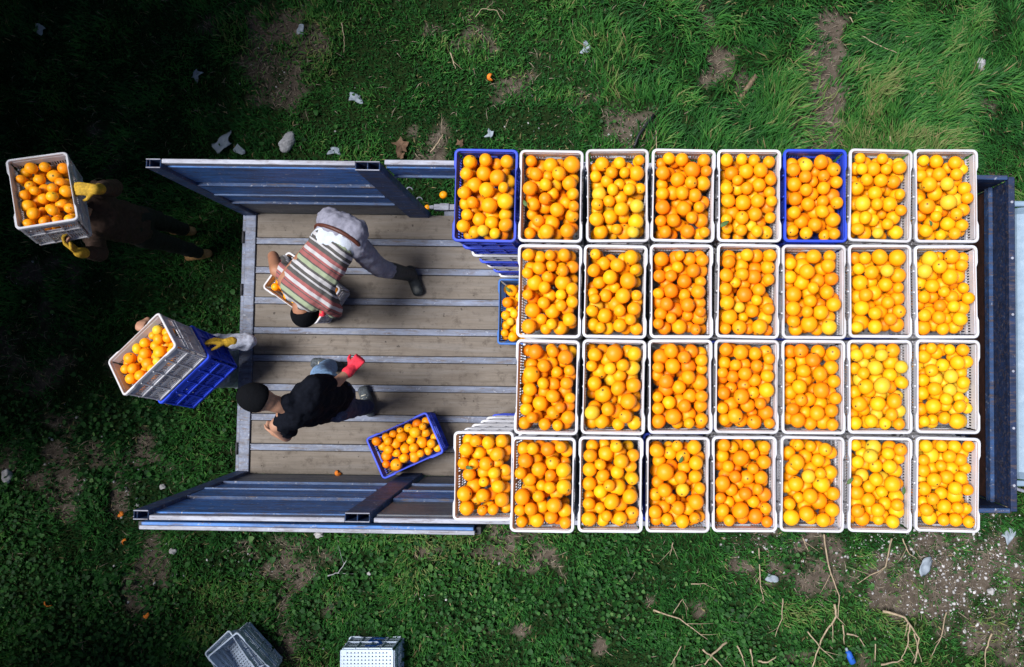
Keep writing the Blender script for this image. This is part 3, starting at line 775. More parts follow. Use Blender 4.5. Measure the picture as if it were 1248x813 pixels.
def fill(root, seed, label, group, n_top=9, bias=0.0, **kw):
    P, Rr = pack(seed, **kw); rs = random.Random(seed * 7 + 1)
    sc = root.scale.z; mw = Matrix.LocRotScale(root.location, root.rotation_euler, root.scale)
    base = rs.uniform(.28, .62) + bias
    order = sorted(range(len(P)), key=lambda i: -(P[i][2] + Rr[i] * 1.2)); topset = set(order[:n_top])
    for i in range(len(P)):
        c = mw @ Vector(P[i]); r = Rr[i] * sc
        e = Euler((rs.uniform(0, 6.28), rs.uniform(0, 6.28), rs.uniform(0, 6.28)))
        if i in topset:
            o = new_obj('orange', OMESH[rs.randrange(5)], None, c, e); o.scale = (r, r, r * rs.uniform(.93, 1.03)); tv = min(1, max(0, rs.gauss(base + .06, .24))); o.color = (tv, tv, tv, 1)
            tag(o, label, 'orange', group); N_IND[0] += 1
        else:
            MASS.append((np.array(c), r, np.array(e.to_matrix()), min(1, max(0, rs.gauss(base, .22)))))

ORD = ['first', 'second', 'third', 'fourth', 'fifth', 'sixth', 'seventh', 'eighth']
ROWN = ['top row', 'second row', 'third row', 'bottom row']
TOPZ = BZ + .008 + 6 * STEP + CH
rows = [(238.5, [591, 671.5, 752.5, 832.5, 913, 993.5, 1073.5, 1153.5]),
        (355, [None, 669.5, 750, 831, 912, 992.5, 1073, 1154]),
        (471.5, [None, 666.5, 748, 829.5, 910.5, 991.5, 1073, 1155.5]),
        (590.5, [589, 662, 744, 826.5, 908, 990, 1073, 1155.5])]
blue_top = {(0, 0), (0, 5)}
seed = 1000
for r_, (py, xs) in enumerate(rows):
    cnt = 0
    for c_, px in enumerate(xs):
        if px is None: continue
        cnt += 1; levels = 7; zt = TOPZ; yy = py
        if (r_, c_) == (3, 0): levels = 6; zt = TOPZ - STEP; yy = 580.5
        p = W(px + random.uniform(-.5, .5), yy + random.uniform(-.5, .5), zt)
        color = 'blue' if (r_, c_) in blue_top else 'white'
        where = f'{ORD[cnt - 1]} from the left in the {ROWN[r_]}'
        if (r_, c_) == (0, 0): lab = 'blue crate full of oranges on the leftmost stack of the top row'
        elif (r_, c_) == (0, 5): lab = 'blue crate full of oranges amid white ones, sixth in the top row'
        elif (r_, c_) == (3, 0): lab = 'white crate of oranges on the lower leftmost stack, bottom row'
        else: lab = f'white plastic crate heaped with oranges, {where}'
        root = crate(color, (p.x, p.y, zt - CH), (0, 0, ROT + R(random.uniform(-1, 1)) + (math.pi if random.random() < .5 else 0)), lab, 'crates on top of the load')
        seed += 1
        fill(root, seed, f'orange in the {color} crate {where}', f'oranges in the crate {where}', 8 if c_ % 2 else 9, bias=(.16 if c_ >= 6 else (-.12 if c_ in (3, 4) else 0)))
        pat = ['white'] * 6
        if (r_, c_) == (0, 0): pat = ['blue', 'white', 'blue', 'white', 'blue', 'white']
        elif (r_, c_) == (3, 0): pat = ['white', 'white', 'white', 'white', 'blue']
        else: pat = [('blue' if random.random() < .18 else 'white') for _ in range(6)]
        for k in range(levels - 1):
            zz = zt - CH - STEP * (k + 1)
            if (r_, c_) == (0, 0):
                lb = f'{pat[k]} crate, {ORD[k + 1]} from the top of the blue-topped stack at the left'; g = 'crates in the stack under the leftmost blue crate'
            elif (r_, c_) == (3, 0):
                lb = f'{pat[k]} crate, {ORD[k + 1]} from the top of the lower leftmost stack by the rack'; g = 'crates in the lower leftmost stack'
            else:
                lb = 'plastic crate buried in the load below the top layer of oranges'; g = 'crates hidden inside the load'
            crate(pat[k], (p.x + random.uniform(-.004, .004), p.y + random.uniform(-.004, .004), zz), (0, 0, ROT + R(random.uniform(-.7, .7))), lb, g)
# loose crates on the bed
p = W(634, 380, BZ + CH); root = crate('teal', (p.x, p.y, BZ + .008), (0, 0, ROT), 'blue crate of oranges on the bed floor, half hidden under the stacks', 'crates on the bed floor')
# (its stack neighbour overhangs it)
fill(root, 501, 'orange in the blue crate on the floor half hidden under the stacks', 'oranges in the half hidden floor crate', 8, heap=-.01)
p = W(493.5, 543, BZ + CH); root = crate('blue', (p.x, p.y, BZ + .008), (0, 0, R(90 + 24)), 'blue crate of oranges standing askew alone on the plank bed', 'crates on the bed floor')
fill(root, 502, 'orange in the lone blue crate standing askew on the bed', 'oranges in the lone blue crate', 9, heap=-.03, depth=.19)
p = W(368, 351, BZ + CH); root = crate('white', (p.x, p.y, BZ + .008), (0, 0, R(-90 - 35)), 'white crate of oranges on the bed under the bending man in stripes', 'crates on the bed floor')
fill(root, 503, 'orange in the white crate under the bending man', 'oranges in the crate under the bending man', 8, heap=.0)

# crates carried by the two people on the meadow
def tilt_rot(yaw, lean_dir, lean):
    axis_ = Vector((-math.sin(lean_dir), math.cos(lean_dir), 0))
    return (Matrix.Rotation(lean, 3, axis_) @ Matrix.Rotation(yaw, 3, 'Z'))
def carried(color, rimpx, rimz, yaw, ld, lean, lab, grp, scale=1, below=None):
    m = tilt_rot(R(yaw), R(ld), R(lean)); c = W(*rimpx, rimz); up = m @ Vector((0, 0, 1))
    o = crate(color, c - up * CH * scale, m.to_euler(), lab, grp, scale); out = [o]
    if below:
        o2 = crate(below[0], c - up * (CH + STEP) * scale, m.to_euler(), below[1], grp, scale); out.append(o2)
    return out, m, c, up
g = 'crates carried by the people on the meadow'
(ca,), mA, cA, uA = carried('white', (51, 231), 2.25, 17, 50, 22, 'white crate of oranges held up by the dim figure in brown', g, 1.03)
fill(ca, 504, 'orange in the white crate held by the figure in brown', 'oranges in the crate at the far left', 9, heap=-.025)
(cb, cb2), mB, cB, uB = carried('white', (172, 431), 2.02, -48, 142, 24, 'tilted white crate of oranges carried behind the truck tail', g, 1.0,
                               ('blue', 'blue crate carried under the tilted white one behind the truck tail'))
fill(cb, 505, 'orange in the tilted white crate carried behind the truck', 'oranges in the tilted white crate', 9, heap=-.03, depth=.16)

# empty crates on the meadow
p = W(302, 799, .15); m = tilt_rot(R(40), R(-40), R(6))
c1 = crate('pale', (p.x, p.y, .03), m.to_euler(), 'empty white crate with another crate nested in it, on the grass', 'empty crates on the grass')
c2 = crate('pale', (p.x - .02, p.y - .015, .12), tilt_rot(R(44), R(130), R(14)).to_euler(), 'white crate stuck askew inside the empty crate on the grass', 'empty crates on the grass', .86)
p = W(453, 806, .2)
c3 = crate('pale', (p.x, p.y, .04 + CH), (math.pi, 0, R(90)), 'upturned empty white crate with a blue hand-painted 5 on its side', 'empty crates on the grass')
# painted 5 on the long side that faces the truck (+Y in the scene): strokes lie on the wall
def stroke5(root):
    mb = MB(); S = [((-.032, .05), (.03, .05)), ((-.028, .05), (-.034, .012)), ((-.034, .012), (.012, .016)), ((.012, .016), (.032, -.012)), ((.032, -.012), (.014, -.042)), ((.014, -.042), (-.034, -.042))]
    for (a, b) in S:
        a = Vector(a) * 1.9; b = Vector(b) * 1.9; d = (b - a).normalized(); n = Vector((-d.y, d.x)) * .014; a = a - d * .006; b = b + d * .006
        q = [a - n, b - n, b + n, a + n]
        k = lambda t: (.318 + (CW - .022 - .318) * t / CH) / 2
        def P(u, v, off):
            zz = .15 + v; return (SX * (k(zz) + off), u + .03, zz)
        mb.hexa([P(v.x * SX, v.y, .0102) for v in q] + [P(v.x * SX, v.y, .0118) for v in q])
    mb.build('painted_five', M['marker_blue'], root)
SX = -1
# choose the wall whose outward normal points to +Y of the scene
mm = c3.rotation_euler.to_matrix()
if (mm @ Vector((1, 0, 0))).y > 0: SX = 1
stroke5(c3)

# ------------------------------------------------------------------ people
def sphere_pts(c, rad, ax_, n=12, m=7):
    """ellipsoid; rad (a,b,c) along axes ax_ (3 vectors)"""
    v = []; f = []
    for i in range(m + 1):
        t = math.pi * i / m
        for j in range(n):
            a = 2 * math.pi * j / n
            q_ = (rad[0] * math.sin(t) * math.cos(a), rad[1] * math.sin(t) * math.sin(a), rad[2] * math.cos(t))
            v.append(c + ax_[0] * q_[0] + ax_[1] * q_[1] + ax_[2] * q_[2])
    for i in range(m):
        for j in range(n):
            j2 = (j + 1) % n; f.append((i * n + j, (i + 1) * n + j, (i + 1) * n + j2, i * n + j2))
    return v, f
EYE = (Vector((1, 0, 0)), Vector((0, 1, 0)), Vector((0, 0, 1)))
class Fig(MB):
    def cap(s, a, b, ra, rb, n=14):
        a = Vector(a); b = Vector(b); d = b - a
        if d.length < 1e-5: d = Vector((0, 0, 1e-4))
        dn = d.normalized(); pts = []; rr = []
        for k in (90, 60, 30): t = R(k); pts.append(a - dn * ra * math.sin(t)); rr.append(max(ra * math.cos(t), ra * .05))
        pts += [a, a.lerp(b, .5), b]; rr += [ra, (ra + rb) / 2, rb]
        for k in (30, 60, 90): t = R(k); pts.append(b + dn * rb * math.sin(t)); rr.append(max(rb * math.cos(t), rb * .05))
        s.tube(pts, rr, n)
    def ell(s, c, rad, ax_=EYE): s.add(*sphere_pts(Vector(c), rad, ax_))
    def skin(s, name, mat, parent, voxel=.012, it=5, frame=None, disp=0.0):
        vs_ = s.v; me = None
        inv = (frame.inverted() if frame else Matrix.Identity(4))
        base = parent.location
        s.v = [tuple(inv @ (Vector(v) - base)) for v in vs_]
        o = s.build(name, mat, parent, True)
        if frame: o.matrix_local = frame
        md = o.modifiers.new('union', 'REMESH'); md.mode = 'VOXEL'; md.voxel_size = voxel; md.use_smooth_shade = True
        sm = o.modifiers.new('soft', 'SMOOTH'); sm.iterations = it; sm.factor = .5
        if disp:
            tx = bpy.data.textures.new('folds', 'CLOUDS'); tx.noise_scale = .075; tx.noise_depth = 2
            dm = o.modifiers.new('folds', 'DISPLACE'); dm.texture = tx; dm.strength = disp; dm.mid_level = .5
        return o

def hand_into(fig, wrist, d, palm_n, thumb_side, curl=.9, sc=1.0):
    """palm and five fingers; d finger direction, palm_n the way the palm faces, thumb_side lateral direction"""
    d = Vector(d).normalized(); pn = Vector(palm_n); pn = (pn - d * pn.dot(d)).normalized(); t = Vector(thumb_side); t = (t - d * t.dot(d) - pn * t.dot(pn)).normalized()
    wr = Vector(wrist)
    for k in (-1.5, -.5, .5, 1.5):
        fig.cap(wr + t * .012 * k * sc, wr + (d * .085 + t * .020 * k) * sc, .016 * sc, .0135 * sc, 8)
    for k, ln in ((1.5, .072), (.5, .080), (-.5, .075), (-1.5, .060)):
        p = wr + (d * .088 + t * .0215 * k) * sc; a = 0
        for j, fr in enumerate((.45, .32, .26)):
            a += curl * (.75 if j == 0 else .85); dd = (d * math.cos(a) + pn * math.sin(a))
            q = p + dd * ln * fr * sc; fig.cap(p, q, .0105 * sc, .0092 * sc, 8); p = q
    p = wr + (d * .022 + t * .030) * sc; dd = (d * .62 + t * .72 + pn * .35).normalized()
    q = p + dd * .042 * sc; fig.cap(p, q, .0135 * sc, .0115 * sc, 8); dd2 = (d * .85 + t * .15 + pn * (.4 + curl * .4)).normalized(); fig.cap(q, q + dd2 * .034 * sc, .0112 * sc, .0095 * sc, 8)

def person(label, J, st):
    """J joints in scene coordinates, st styling"""
    V = {k: Vector(v) for k, v in J.items()}
    root = empty('person', ((V['ankR'].x + V['ankL'].x) / 2, (V['ankR'].y + V['ankL'].y) / 2, st.get('floor', 0)))
    tag(root, label, 'person')
    pel, chest, neck, head = V['pel'], V['chest'], V['neck'], V['head']
    lat = (V['shR'] - V['shL']).normalized(); sp = (chest - pel).normalized(); fwd = lat.cross(sp).normalized() * -1
    hup = (head - neck).normalized() if (head - neck).length > .01 else sp
    face = Vector(st['face']); face = (face - hup * face.dot(hup)).normalized(); hl = face.cross(hup)
    skinm = M[st.get('skin', 'skin')]
    # ---- body: one continuous skin surface
    b = Fig()
    for s in (-1, 0, 1):
        b.cap(pel + lat * .065 * s, chest + lat * .065 * s, .085, .085)
    for S in ('R', 'L'):
        b.cap(chest, V['sh' + S], .060, .048); b.cap(V['sh' + S], V['el' + S], .052, .040); b.cap(V['el' + S], V['wr' + S], .039, .027)
        b.cap(V['hip' + S], V['kn' + S], .082, .056); b.cap(V['kn' + S], V['ank' + S], .052, .036); b.cap(V['ank' + S], V['toe' + S], .030, .018)
        hd = V['wr' + S] - V['el' + S]
        h = st['hands'][S]; hand_into(b, V['wr' + S], h[0], h[1], h[2], h[3], .9)
    b.cap(chest + sp * .02, neck, .055, .052); b.cap(neck, head, .056, .056)
    b.ell(head, (.076, .098, .118), (hl, face, hup))
    b.ell(head + face * .05 - hup * .055, (.052, .050, .055), (hl, face, hup))
    b.cap(head + face * .094 + hup * .012, head + face * .112 - hup * .022, .012, .016, 8)
    for s in (-1, 1): b.ell(head + hl * .078 * s - hup * .008, (.010, .020, .032), (hl, face, hup))
    body_o = b.skin('body', skinm, root, .0105, 2)
    base = root.location
    for s in (-1, 1):
        e = Fig(); e.ell(head + face * .089 + hl * .031 * s + hup * .012 - base, (.013, .009, .008), (hl, face, hup)); e.build('eye', M['eye_dark'], root, True)
    e = Fig(); e.ell(head + face * .096 - hup * .060 - base, (.024, .007, .007), (hl, face, hup)); e.build('mouth', M['lip'], root, True)
    # ---- shirt
    t = Fig(); lo = st.get('shirt_lo', .0); k0 = pel + sp * lo
    for s in (-1, 0, 1):
        t.cap(k0 + lat * .058 * s, pel.lerp(chest, .5) + lat * .068 * s, .112, .106); t.cap(pel.lerp(chest, .5) + lat * .068 * s, chest + lat * .075 * s, .106, .108)
    for S in ('R', 'L'):
        t.cap(chest + sp * .015, V['sh' + S], .094, .074); f_ = st.get('sleeve' + S, st.get('sleeve', 1.0))
        up_end = V['sh' + S].lerp(V['el' + S], min(1, f_ * 2)); t.cap(V['sh' + S], up_end, .074, .064)
        if f_ > .5: t.cap(V['el' + S], V['el' + S].lerp(V['wr' + S], (f_ - .5) * 2), .058, .046)
    t.cap(chest + sp * .02, neck - hup * .03, .085, .058)
    Mx = Matrix.Identity(4)
    for i, a in enumerate((lat, fwd, sp)):
        for j in range(3): Mx[j][i] = a[j]
    Mx.translation = pel + sp * (lo - .10) - base
    if st['shirt'] == 'striped_knit': Mx = Mx @ Matrix.Rotation(R(-5), 4, 'Y')
    t.skin('shirt', M[st['shirt']], root, .0115, 8, Mx, .036)
    # ---- trousers
    t = Fig()
    for s in (-1, 0, 1): t.cap(pel - sp * .04 + lat * .055 * s, pel + sp * .085 + lat * .058 * s, .108, .106)
    for S in ('R', 'L'):
        tl = st.get('leg', .93); t.cap(pel + lat * (.06 if S == 'R' else -.06), V['hip' + S], .102, .092); t.cap(V['hip' + S], V['kn' + S], .094, .073); t.cap(V['kn' + S], V['kn' + S].lerp(V['ank' + S], tl), .076, .062)
        if st.get('split') == S: continue
    t.skin('trousers', M[st['trousers']], root, .0115, 3, None, .034)
    if 'knee' in st:      # faded denim on one leg
        S, mt = st['knee']; t = Fig(); t.cap(V['hip' + S].lerp(V['kn' + S], .45), V['kn' + S], .098, .084); t.cap(V['kn' + S], V['kn' + S].lerp(V['ank' + S], .9), .083, .069)
        t.skin('faded_leg', M[mt], root, .0125, 4, None, .015)
    # ---- shoes
    for S in ('R', 'L'):
        t = Fig(); a, q_ = V['ank' + S], V['toe' + S]; d = (q_ - a); d.z = 0; d.normalize(); sd_ = Vector((-d.y, d.x, 0)); fl = min(a.z, q_.z)
        bs = Vector((a.x, a.y, q_.z)); t.cap(bs - d * .045, bs + d * .02, .046, .045)
        for k in (-1, 1): t.cap(bs + sd_ * .010 * k, bs + d * .145 + sd_ * .012 * k, .040, .036)
        t.cap(bs, a + Vector((0, 0, .03)), .048, .048); t.cap(a - Vector((0, 0, .01)), bs + d * .09, .046, .038)
        if st.get('boot'): t.cap(a, a.lerp(V['kn' + S], st['boot']), .055, .068)
        so = t.skin('shoe', M[st['shoe']], root, .0105, 4)
        if st.get('laces'):
            l = MB()
            for k in range(3):
                c = bs + d * (.05 + .025 * k) + Vector((0, 0, .048 - .005 * k)) - base; l.tube([c - sd_ * .022, c + Vector((0, 0, .004)), c + sd_ * .022], [.004] * 3, 6)
            l.build('lace', M['sole_white'], so, True)
    # ---- gloves
    for S in ('R', 'L'):
        g_ = st.get('glove' + S, st.get('glove'))
        if not g_: continue
        h = st['hands'][S]; t = Fig(); hand_into(t, V['wr' + S], h[0], h[1], h[2], h[3], st.get('gsc', 1.14))
        t.cap(V['wr' + S].lerp(V['el' + S], .22), V['wr' + S], .042, .036); t.skin('glove', M[g_], root, .007, 3)
    # ---- cap / hair
    if st.get('cap'):
        t = Fig(); v, f = sphere_pts(head + hup * .022 - face * .006, (.096, .118, .112), (hl, face, hup), 20, 12)
        v = [q_ if (q_ - head).dot(hup) > -.022 + .0 * 1 else q_ + hup * (-.022 - (q_ - head).dot(hup)) * .95 for q_ in v]
        t.add(v, f); co = t.skin('knit_cap', M[st['cap']], root, .011, 3, None, .006)
        if st.get('badge'):
            q_ = head + hup * .082 + face * .082 - base; nrm = (hup * .7 + face * .75).normalized(); a1 = hl; a2 = nrm.cross(a1); mb = MB()
            mb.hexa([q_ + a1 * x + a2 * y + nrm * zz for zz in (0.0, .012) for x, y in ((-.018, -.009), (.018, -.009), (.018, .009), (-.018, .009))]); mb.build('cap_badge', M['white_cloth'], co, bevel=.003)
    else:
        t = Fig(); v, f = sphere_pts(head + hup * .018 - face * .012, (.086, .106, .115), (hl, face, hup), 16, 10); v = [q_ if (q_ - head).dot(hup) > -.02 else q_ + hup * (-.02 - (q_ - head).dot(hup)) * .9 for q_ in v]
        t.add(v, f); t.skin('hair', M['black_wool'], root, .011, 2, None, .008)
    return root, V, lat, sp, fwd

# striped man bending over his crate
pel = W(417, 284, BZ + .93); chest = W(364, 347, BZ + .93); neck = W(366, 362, BZ + .88); head = W(371, 377, BZ + .81)
lt = Vector((.82, -.57 * -1, 0))
shR = W(397, 356, BZ + .90); shL = W(338, 330, BZ + .92)
J = dict(pel=pel, chest=chest, neck=neck, head=head, shR=shR, shL=shL, elR=W(404, 366, BZ + .62), wrR=W(397, 374, BZ + .42), elL=W(333, 312, BZ + .68), wrL=W(338, 336, BZ + .42),
         hipR=W(432, 298, BZ + .90), hipL=W(402, 268, BZ + .90), knR=W(462, 326, BZ + .50), ankR=W(500, 335, BZ + .10), toeR=W(509, 354, BZ + .045),
         knL=W(400, 286, BZ + .48), ankL=W(432, 300, BZ + .10), toeL=W(412, 306, BZ + .045))
hands = dict(R=(Vector((-.3, -.35, -.9)), Vector((-.8, .4, -.2)), Vector((-.4, .8, 0)), .7), L=(Vector((.3, -.2, -.9)), Vector((.8, -.4, -.1)), Vector((.5, -.7, 0)), .7))
rt, V, lat, sp, fwd = person('man in a striped knit and dark cap bending over a crate on the truck bed', J,
       dict(floor=BZ, face=(.1, -.35, -.9), shirt='striped_knit', sleeve=.34, shirt_lo=.115, trousers='grey_trouser', leg=.45, boot=.62, shoe='boot_rubber', gloveR='glove_red', hands=hands, skin='skin_tan', cap='black_wool'))
# white undershirt tail and belt at the hips
t = Fig()
for s in (-1, 0, 1): t.cap(pel + sp * .06 + lat * .05 * s, pel + sp * .12 + lat * .05 * s, .115 + .003 * s, .112)
t.skin('undershirt', M['white_cloth'], rt, .0125, 4, None, .012)
t = MB(); pts = []
for k in range(33):
    a = 2 * math.pi * k / 32; dv = lat * .172 * math.cos(a) + fwd * .117 * math.sin(a); pts.append(pel + sp * (.045 - .42 * max(dv.z, -.05)) + dv * 1.0 - rt.location)
t.tube(pts, [.015] * 33, 8, False); t.build('belt', M['belt_leather'], rt, True)

# man in black stepping along the bed
J = dict(pel=W(405, 489, BZ + .93), chest=W(360, 497, BZ + 1.30), neck=W(338, 493, BZ + 1.42), head=W(315, 486, BZ + 1.50),
         shR=W(378, 472, BZ + 1.33), shL=W(338, 518, BZ + 1.30), elR=W(408, 468, BZ + 1.10), wrR=W(428, 450, BZ + 1.00), elL=W(349, 532, BZ + 1.04), wrL=W(334, 527, BZ + .84),
         hipR=W(404, 477, BZ + .90), hipL=W(410, 499, BZ + .90), knR=W(392, 457, BZ + .52), ankR=W(402, 446, BZ + .10), toeR=W(386, 443, BZ + .045),
         knL=W(425, 498, BZ + .48), ankL=W(447, 496, BZ + .10), toeL=W(444, 478, BZ + .045))
hands = dict(R=(Vector((.5, .65, -.1)), Vector((-.2, .2, -.9)), Vector((-.7, .5, 0)), 1.7), L=(Vector((-.6, .2, -.7)), Vector((.2, .9, -.1)), Vector((-.6, -.1, .6)), .6))
person('man in a black T-shirt and cap striding on the truck bed, red glove', J,
       dict(floor=BZ, face=(-.75, -.1, -.65), shirt='black_cloth', sleeve=.30, shirt_lo=-.01, trousers='navy_denim', knee=('R', 'light_denim'), leg=.95, shoe='sneaker', laces=True, gsc=1.02, gloveR='glove_red', hands=hands, skin='skin', cap='black_wool', badge=True))

# dim figure in brown with the raised crate, far left
P = lambda dx, dy, z: Vector((bx_ + dx, by_ + dy, z))
q0 = W(142, 268, 1.2); bx_, by_ = q0.x, q0.y
rim_r = cA + mA @ Vector((.19, -.03, .0)) * 1.12; low = cA - uA * CH * 1.05 + mA @ Vector((.02, -.27, .03))
J = dict(pel=P(.02, 0, .95), chest=P(-.03, .0, 1.33), neck=P(-.06, 0, 1.50), head=P(-.08, .02, 1.64), shR=P(-.02, .19, 1.42), shL=P(-.04, -.19, 1.42),
         elR=(P(-.02, .19, 1.42) + rim_r) / 2 + Vector((.13, .04, -.10)), wrR=rim_r + Vector((.10, .0, -.03)), elL=(P(-.04, -.19, 1.42) + low) / 2 + Vector((.10, -.10, -.06)), wrL=low + Vector((.05, -.07, -.04)),
         hipR=P(.02, .09, .90), hipL=P(.02, -.09, .90), knR=P(.0, .10, .50), ankR=P(-.06, .11, .10), toeR=P(-.20, .12, .045), knL=P(.04, -.09, .50), ankL=P(.10, -.12, .12), toeL=P(-.03, -.14, .045))
hands = dict(R=(Vector((-1, 0, .25)), Vector((0, 0, -1)), Vector((0, -.9, 0)), .75), L=(Vector((-.5, .6, .5)), Vector((.2, .8, .3)), Vector((.8, 0, .1)), .7))
person('dim figure in brown jacket and yellow gloves holding up a crate, far left', J,
       dict(face=(-.95, .05, -.25), shirt='brown_cloth', sleeve=.86, trousers='olive_cloth', leg=.93, shoe='tan_shoe', glove='glove_yellow', hands=hands, skin='skin', cap='brown_cloth'))

# figure hidden under the two tilted crates behind the truck
q0 = W(262, 446, 1.05); bx_, by_ = q0.x, q0.y
gl = cB - uB * (CH + .10) + mB @ Vector((.05, .30, 0)) + Vector((.07, .02, .0)); far = cB + mB @ Vector((-.21, .10, -.02))
J = dict(pel=P(.04, -.02, .93), chest=P(.0, .0, 1.27), neck=P(-.03, -.01, 1.40), head=P(-.06, -.02, 1.50), shR=P(.06, .19, 1.30), shL=P(-.02, -.17, 1.30),
         elR=gl + Vector((.11, .02, -.12)), wrR=gl, elL=P(-.22, -.17, 1.38), wrL=far + Vector((-.03, .04, -.10)),
         hipR=P(.04, .09, .90), hipL=P(.04, -.09, .90), knR=P(-.02, .10, .50), ankR=P(.04, .11, .10), toeR=P(-.10, .12, .045), knL=P(.06, -.14, .50), ankL=P(.10, -.20, .10), toeL=P(-.04, -.22, .045))
hands = dict(R=(Vector((-.9, .1, .25)), Vector((-.3, -.8, -.3)), Vector((0, .2, .8)), .5), L=(Vector((0, -.3, 1)), Vector((0, -1, -.2)), Vector((.9, 0, 0)), .7))
person('figure in plaid sleeves and pale trousers half hidden under two carried crates', J,
       dict(face=(-.9, 0, -.3), shirt='plaid_cloth', sleeve=.86, trousers='white_cloth', leg=.93, shoe='tan_shoe', gloveR='glove_yellow', hands=hands, skin='skin', cap='black_wool'))

# ------------------------------------------------------------------ the mass of the other oranges, one object
n = len(MASS); nv = len(OV)
allv = np.zeros((n, nv, 3), np.float32); tint = np.zeros(n, np.float32)
for i, (c, r, rm, tn) in enumerate(MASS): allv[i] = (OV * r) @ rm.T + c; tint[i] = tn
ff = np.concatenate([np.array(f) for f in OF]); fsz = np.array([len(f) for f in OF])
flat = (np.arange(n)[:, None] * nv + ff[None]).ravel()
me = np_mesh('oranges', allv.reshape(-1, 3), flat, np.tile(fsz, n), M['orange_peel_mass'], True)
a = me.attributes.new('tint', 'FLOAT', 'POINT'); a.data.foreach_set('value', np.repeat(tint, nv))
a = me.attributes.new('pole', 'FLOAT', 'POINT'); a.data.foreach_set('value', np.tile(OP.astype(np.float32), n))
tag(new_obj('oranges', me), 'mass of ripe oranges filling the crates between the topmost fruit', 'oranges', None, 'stuff')

# ------------------------------------------------------------------ small things on the meadow
def gz(x, y): return float(height(np.array([x]), np.array([y]))[0])
def loose_orange(px, py, lab, r=.036, z=None, peel=False):
    p = W(px, py, .05); zz = gz(p.x, p.y) + r * .9 + .03 if z is None else z
    o = new_obj('orange', OMESH[random.randrange(5)], None, (p.x, p.y, zz), (random.random() * 6, random.random() * 6, 0)); o.scale = (r, r, r * .95); o.color = (.5, .5, .5, 1); tag(o, lab, 'orange')
loose_orange(541, 238, 'orange lying on the grass seen through the open rack', .040)
loose_orange(521, 253, 'small orange caught beside the bed edge at the rack post', .028)
def peel(px, py, lab, r=.034, a=0.0, z=None):
    p = W(px, py, .04 if z is None else z); mb = MB(); n_, m_ = 10, 4
    vs_ = []
    for i in range(m_ + 1):
        t = .1 + 1.25 * i / m_
        for j in range(n_): u = 4.4 * j / (n_ - 1); vs_.append(Vector((r * math.sin(t) * math.cos(u), r * math.sin(t) * math.sin(u), r * .7 * math.cos(t) + .004 * math.sin(3 * u))))
    fs = [(i * n_ + j, i * n_ + j + 1, (i + 1) * n_ + j + 1, (i + 1) * n_ + j) for i in range(m_) for j in range(n_ - 1)]
    mb.add(vs_, fs); o = mb.build('orange_peel', M['peel'], None, True, 0, (p.x, p.y, (gz(p.x, p.y) + .05) if z is None else z), (random.uniform(-.6, .6), random.uniform(-.6, .6), a))
    sm = o.modifiers.new('thick', 'SOLIDIFY'); sm.thickness = .004
    tag(o, lab, 'peel', 'bits of orange peel')
plain('peel', (.62, .17, .015), .7, .35, 40, .2)
peel(598, 94, 'piece of orange peel on the grass above the load', .036, 1)
peel(60, 735, 'bright piece of orange peel in the shade near the lower left corner', .038, 2)
peel(179, 750, 'piece of orange peel in the shade below the rack, rightmost of three', .03, 3)
peel(153, 660, 'piece of orange peel on bare earth just below the rack end', .03, .5)
peel(147, 627, 'piece of orange peel beside the open end of the lower rack', .03, 4)
peel(412, 577, 'crushed orange peel on the planks beside the lower rack', .026, 2, BZ + .012)
peel(185, 201, 'faint orange peel in the shade left of the upper rack', .03, 5) if False else None

def lump(name, px, py, rx, ry, rz, mat, lab, cat, grp=None, seed=0, rough=.25):
    rs = random.Random(seed); p = W(px, py, .04); bm = bmesh.new(); bmesh.ops.create_icosphere(bm, subdivisions=3, radius=1)
    ph = [rs.uniform(0, 6) for _ in range(6)]
    for v in bm.verts:
        c = v.co; k = 1 + rough * (.5 * math.sin(2.6 * c.x + ph[0]) * math.sin(2.2 * c.y + ph[1]) + .4 * math.sin(4.3 * c.y + ph[2] + 2 * c.z) + .35 * math.sin(6.1 * c.x + 3.3 * c.y + ph[3]))
        v.co = Vector((c.x * rx * k, c.y * ry * k, max(c.z, -.4) * rz * k))
    me = bpy.data.meshes.new(name); bm.to_mesh(me); bm.free(); me.materials.append(mat)
    o = new_obj(name, me, None, (p.x, p.y, gz(p.x, p.y) + rz * .4 + .02), (0, 0, rs.uniform(0, 6.28))); return tag(o, lab, cat, grp)
lump('stone', 350, 174, .10, .055, .05, M['stone_grey'], 'flat grey stone on the grass above the upper rack', 'stone', 'stones on the meadow', 1, .35)
lump('stone', 1195, 78, .05, .075, .06, M['stone_grey'], 'grey stone in a hollow of the long grass, upper right', 'stone', 'stones on the meadow', 2)
lump('stone', 8, 580, .05, .07, .04, M['pebble_white'], 'white stone at the left edge of the meadow', 'stone', 'stones on the meadow', 3)
lump('stone', 1208, 721, .035, .035, .03, M['pebble_white'], 'round white stone on the pebbly ground at lower right', 'stone', 'stones on the meadow', 4)
lump('stone', 388, 652, .05, .03, .03, M['pebble_white'], 'pale stone peeking out below the dropped gate', 'stone', 'stones on the meadow', 5)
lump('stone', 210, 672, .04, .03, .03, M['pebble_white'], 'pale stone below the left end of the dropped gate', 'stone', 'stones on the meadow', 6)
lump('stone', 199, 593, .03, .025, .02, M['pebble_white'], 'small white stone left of the lower rack', 'stone', 'stones on the meadow', 7)
lump('stone', 450, 699, .02, .02, .016, M['pebble_white'], 'tiny white stone in the clover above the upturned crate', 'stone', 'stones on the meadow', 8)
